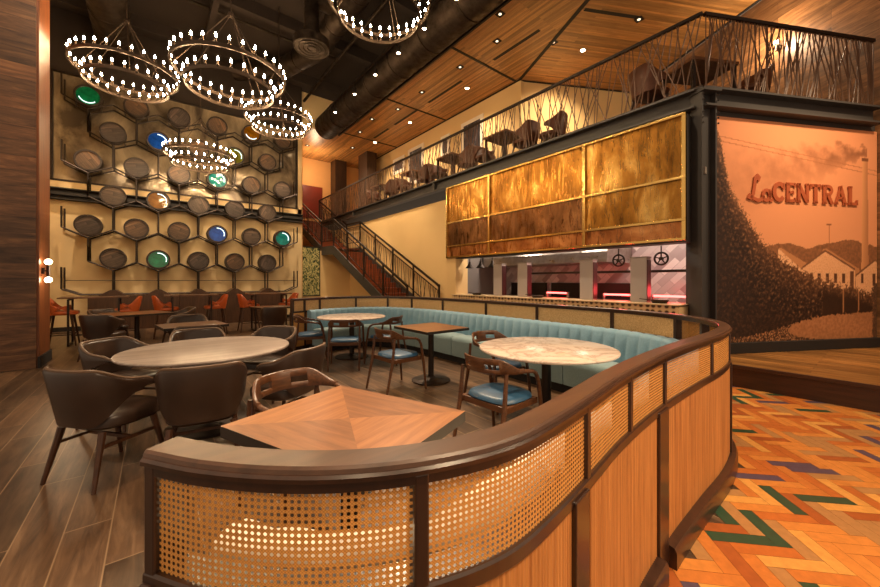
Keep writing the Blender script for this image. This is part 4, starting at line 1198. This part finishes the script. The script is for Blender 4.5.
me_o = MB().add(vs, fs).build('print', mural_m, t, smooth=0, fixn=False)
ca = me_o.data.color_attributes.new('print_colour', 'FLOAT_COLOR', 'POINT')
ca.data.foreach_set('color', [q for c in cols for q in c])
mb = MB()
mb.box(tuple(mw(1.84, .012, 2.17)), (3.17, .02, 3.45), R0)
mb.build('backing_board', black_matte, t, smooth=0)

# raised lettering on the mural
sign_m = paint('rust_letters', rgb(172, 84, 48), .5, .1)
sign = thing('wall_sign', 'raised rust-coloured lettering across the sepia mural', 'sign', (0, 0, 0))
def letter(strokes, x0, z0, h, w, depth=.012, thick=None):
    mb = MB()
    def P(u, v, d): return tuple(mw(x0 + u * w, -.02 - d, z0 + v * h))
    for pts, wt in strokes:
        Q = [Vector((x0 + u * w, 0, z0 + v * h)) for u, v in pts]
        L = []; Rr = []
        for i, q in enumerate(Q):
            tt = (Q[min(i + 1, len(Q) - 1)] - Q[max(i - 1, 0)]).normalized(); nn = Vector((-tt.z, 0, tt.x))
            L.append(q + nn * wt / 2); Rr.append(q - nn * wt / 2)
        rows = []
        for l, r in zip(L, Rr):
            rows.append([tuple(mw(p.x, -d, p.z)) for p, d in ((l, .01), (l, .01 + depth), (r, .01 + depth), (r, .01))])
        mb.surf(rows, closed_v=True, caps=True)
    return mb.build('letter', sign_m, sign, smooth=30)
ZL, HL = 2.64, .30; TK = .066
def arc(cx, cy, rx, ry, a0, a1, n=14): return [(cx + rx * math.cos(math.radians(a0 + (a1 - a0) * i / n)), cy + ry * math.sin(math.radians(a0 + (a1 - a0) * i / n))) for i in range(n + 1)]
sf = .035
x = 1.30
def put(st, w): 
    global x
    w *= .87; letter(st, x, ZL, HL, w); x += w + .036
put([(arc(.55, .5, .45, .42, 40, 320), TK), ([(.92, .62), (.92, .98)], sf)], .25)
put([([(.2, 0), (.2, 1)], TK), ([(0, .94), (.95, .94)], sf + .01), ([(0, .06), (1, .06)], sf + .01), ([(.2, .5), (.75, .5)], sf), ([(.93, .78), (.93, 1)], sf), ([(.97, 0), (.97, .24)], sf), ([(.75, .4), (.75, .6)], sf * .8)], .21)
put([([(.14, 0), (.14, 1)], TK * .8), ([(.1, .95), (.86, .05)], TK), ([(.88, 0), (.88, 1)], TK * .8), ([(0, .96), (.3, .96)], sf), ([(0, .04), (.3, .04)], sf), ([(.72, .96), (1.02, .96)], sf)], .26)
put([([(.5, 0), (.5, 1)], TK), ([(0, .94), (1, .94)], sf + .012), ([(.03, .76), (.03, .98)], sf), ([(.97, .76), (.97, .98)], sf), ([(.3, .04), (.7, .04)], sf)], .24)
put([([(.2, 0), (.2, 1)], TK), ([(.2, .94)] + arc(.5, .72, .36, .22, 90, -90) + [(.2, .5)], TK * .75), ([(.5, .5), (.88, .03)], TK * .9), ([(0, .96), (.4, .96)], sf), ([(.0, .04), (.4, .04)], sf), ([(.78, .04), (1.02, .04)], sf)], .25)
put([([(.1, .02), (.5, .98)], TK * .7), ([(.46, 1), (.88, .02)], TK), ([(.26, .34), (.74, .34)], sf), ([(0, .04), (.28, .04)], sf), ([(.68, .04), (1.04, .04)], sf)], .28)
put([([(.22, 0), (.22, 1)], TK), ([(0, .06), (1, .06)], sf + .012), ([(0, .96), (.44, .96)], sf), ([(.97, 0), (.97, .28)], sf)], .22)
# script capital and small letter before it
letter([([(.62, .80), (.72, .95), (.62, 1.02), (.48, .92), (.42, .6), (.34, .25), (.18, .06), (.04, .1), (.1, .2), (.3, .1), (.62, .0), (.9, .05), (1.0, .2)], .056)], .82, ZL, .38, .30)
letter([(arc(.4, .45, .36, .42, 60, 420), .052), ([(.8, .95), (.72, .2), (.85, .02), (1.1, .15)], .05)], 1.10, ZL, .19, .18)

# ================================================================ CEILING LAMPS
def downlight(x, y, z, label, bright, sq=True):
    t = thing('downlight', label, 'ceiling lamp', (x, y, z), 0, 'ceiling downlights')
    mb = MB()
    if sq:
        for s_ in (-1, 1): mb.box((s_ * .075, 0, -.006), (.02, .17, .012)).box((0, s_ * .075, -.006), (.13, .02, .012))
    else:
        mb.lathe([(.055, -.002), (.085, -.002), (.085, -.014), (.06, -.014), (.055, -.002)], 20)
    mb.build('trim', black_metal, t, smooth=0)
    if sq: MB().box((0, 0, -.003), (.13, .13, .004)).build('recess', black_matte, t, smooth=0)
    MB().lathe([(0, -.006), (.035 if sq else .056, -.006), (.035 if sq else .056, -.012), (0, -.012)], 16).build('lens', lamp_lens if bright else lamp_dim, t, smooth=0)
def light(kind, loc, energy, col=(1, .74, .45), size=.1, target=None, angle=60, blend=.5, name='scene_light'):
    l = bpy.data.lights.new(name, kind); l.energy = energy; l.color = col
    if kind in ('POINT', 'SPOT'): l.shadow_soft_size = size
    if kind == 'SPOT': l.spot_size = math.radians(angle); l.spot_blend = blend
    o = bpy.data.objects.new(name, l); COL.objects.link(o); o.location = loc
    if target is not None:
        o.rotation_euler = (Vector(target) - Vector(loc)).to_track_quat('-Z', 'Y').to_euler()
    return o
dl = [(6.11, 5.49), (6.74, 6.16), (6.74, 7.56), (6.68, 9.33), (6.68, 10.78), (6.33, 12.05), (6.5, 13.4), (6.4, 4.0), (7.0, 15.2), (5.3, 16.2)]
for i, (a, b_) in enumerate(dl):
    downlight(a, b_, ZC, 'small square downlight in the timber ceiling, %s from the near end of its row' % (['second', 'third', 'fourth', 'fifth', 'sixth', 'seventh', 'eighth', 'first', 'ninth', 'tenth'][i]), False)
for a, b_, lab in ((7.65, 8.25, 'bright round downlight between the first two timber seams'), (7.6, 11.4, 'bright round downlight beyond the second timber seam'), (7.5, 14.0, 'bright round downlight near the far end of the timber ceiling'), (8.77, 5.0, 'bright round downlight above the corner of the mezzanine')):
    downlight(a, b_, ZC, lab, True, False)
for a, b_, lab in ((7.9, 5.3, 'double square downlight beyond the diagonal ceiling seam'), (8.75, 3.6, 'double square downlight above the corner railing')):
    downlight(a, b_, ZC, lab, False)
for i, (a, b_, L) in enumerate(((7.25, 8.9, 1.7), (7.25, 6.0, 1.5), (7.25, 11.2, 1.5), (7.25, 13.0, 1.2))):
    o = MB().box((0, 0, 0), (.10, L, .003)).build('slot_vent', black_matte, smooth=0); o.location = (a, b_, ZC)
    tag(o, 'long black slot vent in the timber ceiling, %s' % ['second from the near end', 'nearest the diagonal seam', 'third from the near end', 'farthest toward the stairs'][i], 'air vent', 'slot vents')
o = MB().box((0, 0, 0), (1.4, .10, .003)).build('slot_vent', black_matte, smooth=0); o.location = (8.1, 3.9, ZC); o.rotation_euler = (0, 0, R0)
tag(o, 'black slot vent in the turned timber ceiling beyond the diagonal seam', 'air vent', 'slot vents')
# spot lamps on the side of the long duct
for i, y in enumerate((5.4, 6.5, 7.6, 8.8, 10.1, 11.6)):
    t = thing('duct_spotlight', 'small black spotlight under the long duct, %s from the near end' % ON[i], 'ceiling lamp', (4.72, y, 7.06), 0, 'spotlights along the duct')
    MB().lathe([(.05, 0), (.055, .16), (.02, .18), (.02, .34), (0, .34)], 14).build('can', black_metal, t, smooth=40)
    MB().lathe([(0, -.004), (.042, -.004), (.042, .004), (0, .004)], 14).build('lens', lamp_lens, t, smooth=0)
MB_t = MB().box((4.72, 8.5, 7.42), (.05, 7.6, .05)).build('lamp_track', black_metal, smooth=0)
tag(MB_t, 'black lamp track beside the long round duct', 'track')

# ---------------------------------------------------------------- light
WARM = (1, .76, .50); AMB = (1, .72, .44)
w = bpy.data.worlds.new('world'); sc.world = w; w.use_nodes = True
bg = w.node_tree.nodes['Background']; bg.inputs[0].default_value = (1, .74, .5, 1); bg.inputs[1].default_value = .32
# spotlights along the duct
for i, (y, tgt) in enumerate(((5.4, (2.8, 2.4, .6)), (6.5, (3.0, 4.0, .6)), (7.6, (.6, 4.0, .6)), (8.8, (2.9, 6.2, .5)), (10.1, (.5, 7.5, .5)), (11.6, (.5, 11, .5)))):
    light('SPOT', (4.72, y, 7.0), 420, WARM, .05, tgt, 46, .7)
# spots on walkway, screen and tables, with added fills among them
light('SPOT', (1.6, -1.6, 5.4), 420, AMB, .12, (1.2, .7, .7), 62, .8)
light('SPOT', (4.6, -1.8, 5.6), 500, AMB, .12, (3.4, .3, .1), 66, .8)
light('SPOT', (.9, 2.2, 6.5), 210, WARM, .10, (.75, 1.5, .75), 34, .8)
light('SPOT', (-.8, 3.2, 6.8), 300, WARM, .10, (-.5, 3.0, 0), 60, .8)
light('SPOT', (-1.0, 5.6, 7.6), 170, WARM, .1, (-1.9, 8.47, 4.6), 50, .9)  # added spot brightening the upper pier front
light('SPOT', (-1.2, -1.4, 4.6), 90, AMB, .12, (.3, .62, .85), 40, .9)  # added spot from the camera side, brightening the near cane
# mural washers
for tt in (.9, 1.8, 2.7):
    q = mw(tt, -1.9, 5.6); light('SPOT', tuple(q), 165, AMB, .1, tuple(mw(tt, 0, 2.2)), 74, .9)
# hood washers
for y in (2.7, 4.7, 6.6): light('SPOT', (4.2, y + .3, 6.9), 240, WARM, .08, (6.15, y, 3.1), 46, .8)
# mezzanine downlights and an added wall spot
light('SPOT', (8.9, 5.0, ZC - .05), 200, WARM, .06, (9.4, 6.3, 5.6), 100, .8)  # added spot without a fitting, brightening the return wall
for a, b_ in ((7.65, 8.25), (7.6, 11.4), (7.5, 14.0), (8.77, 5.0)):
    light('SPOT', (a, b_, ZC - .05), 190, WARM, .06, (a + .2, b_, 4), 120, .8)
light('POINT', tuple(mw(3.1, 1.46, 6.35)), 45, WARM, .08)
light('POINT', (5.8, 16.6, 6.6), 40, AMB, .1)
light('POINT', (-1.15, 8.66, 1.56), 6, AMB, .08)
for z in (2.4, 6.0): light('SPOT', (-.6, 9.0, z), 14, AMB, .08, (-1.47, 8.9, z + .6), 90, .8)
# wall wash under the rack and along the back wall
for x in (-1.4, .3, 2.0, 3.6): light('SPOT', (x, 12.0, 7.2), 360, WARM, .1, (x, 14.1, 2.0), 44, .9)
for y in (9.6, 12.3): light('SPOT', (4.5, y, 6.9), 330, WARM, .1, (6.4, y + .5, 2.0), 60, .8)
# kitchen
for y in (2.7, 4.2, 6.0): light('POINT', (7.1, y, 2.75), 34, (1, .86, .72), .15)
for y in (2.25, 3.1, 4.35): light('POINT', (6.85, y, 1.22), 3.5, (1, .05, .06), .08)
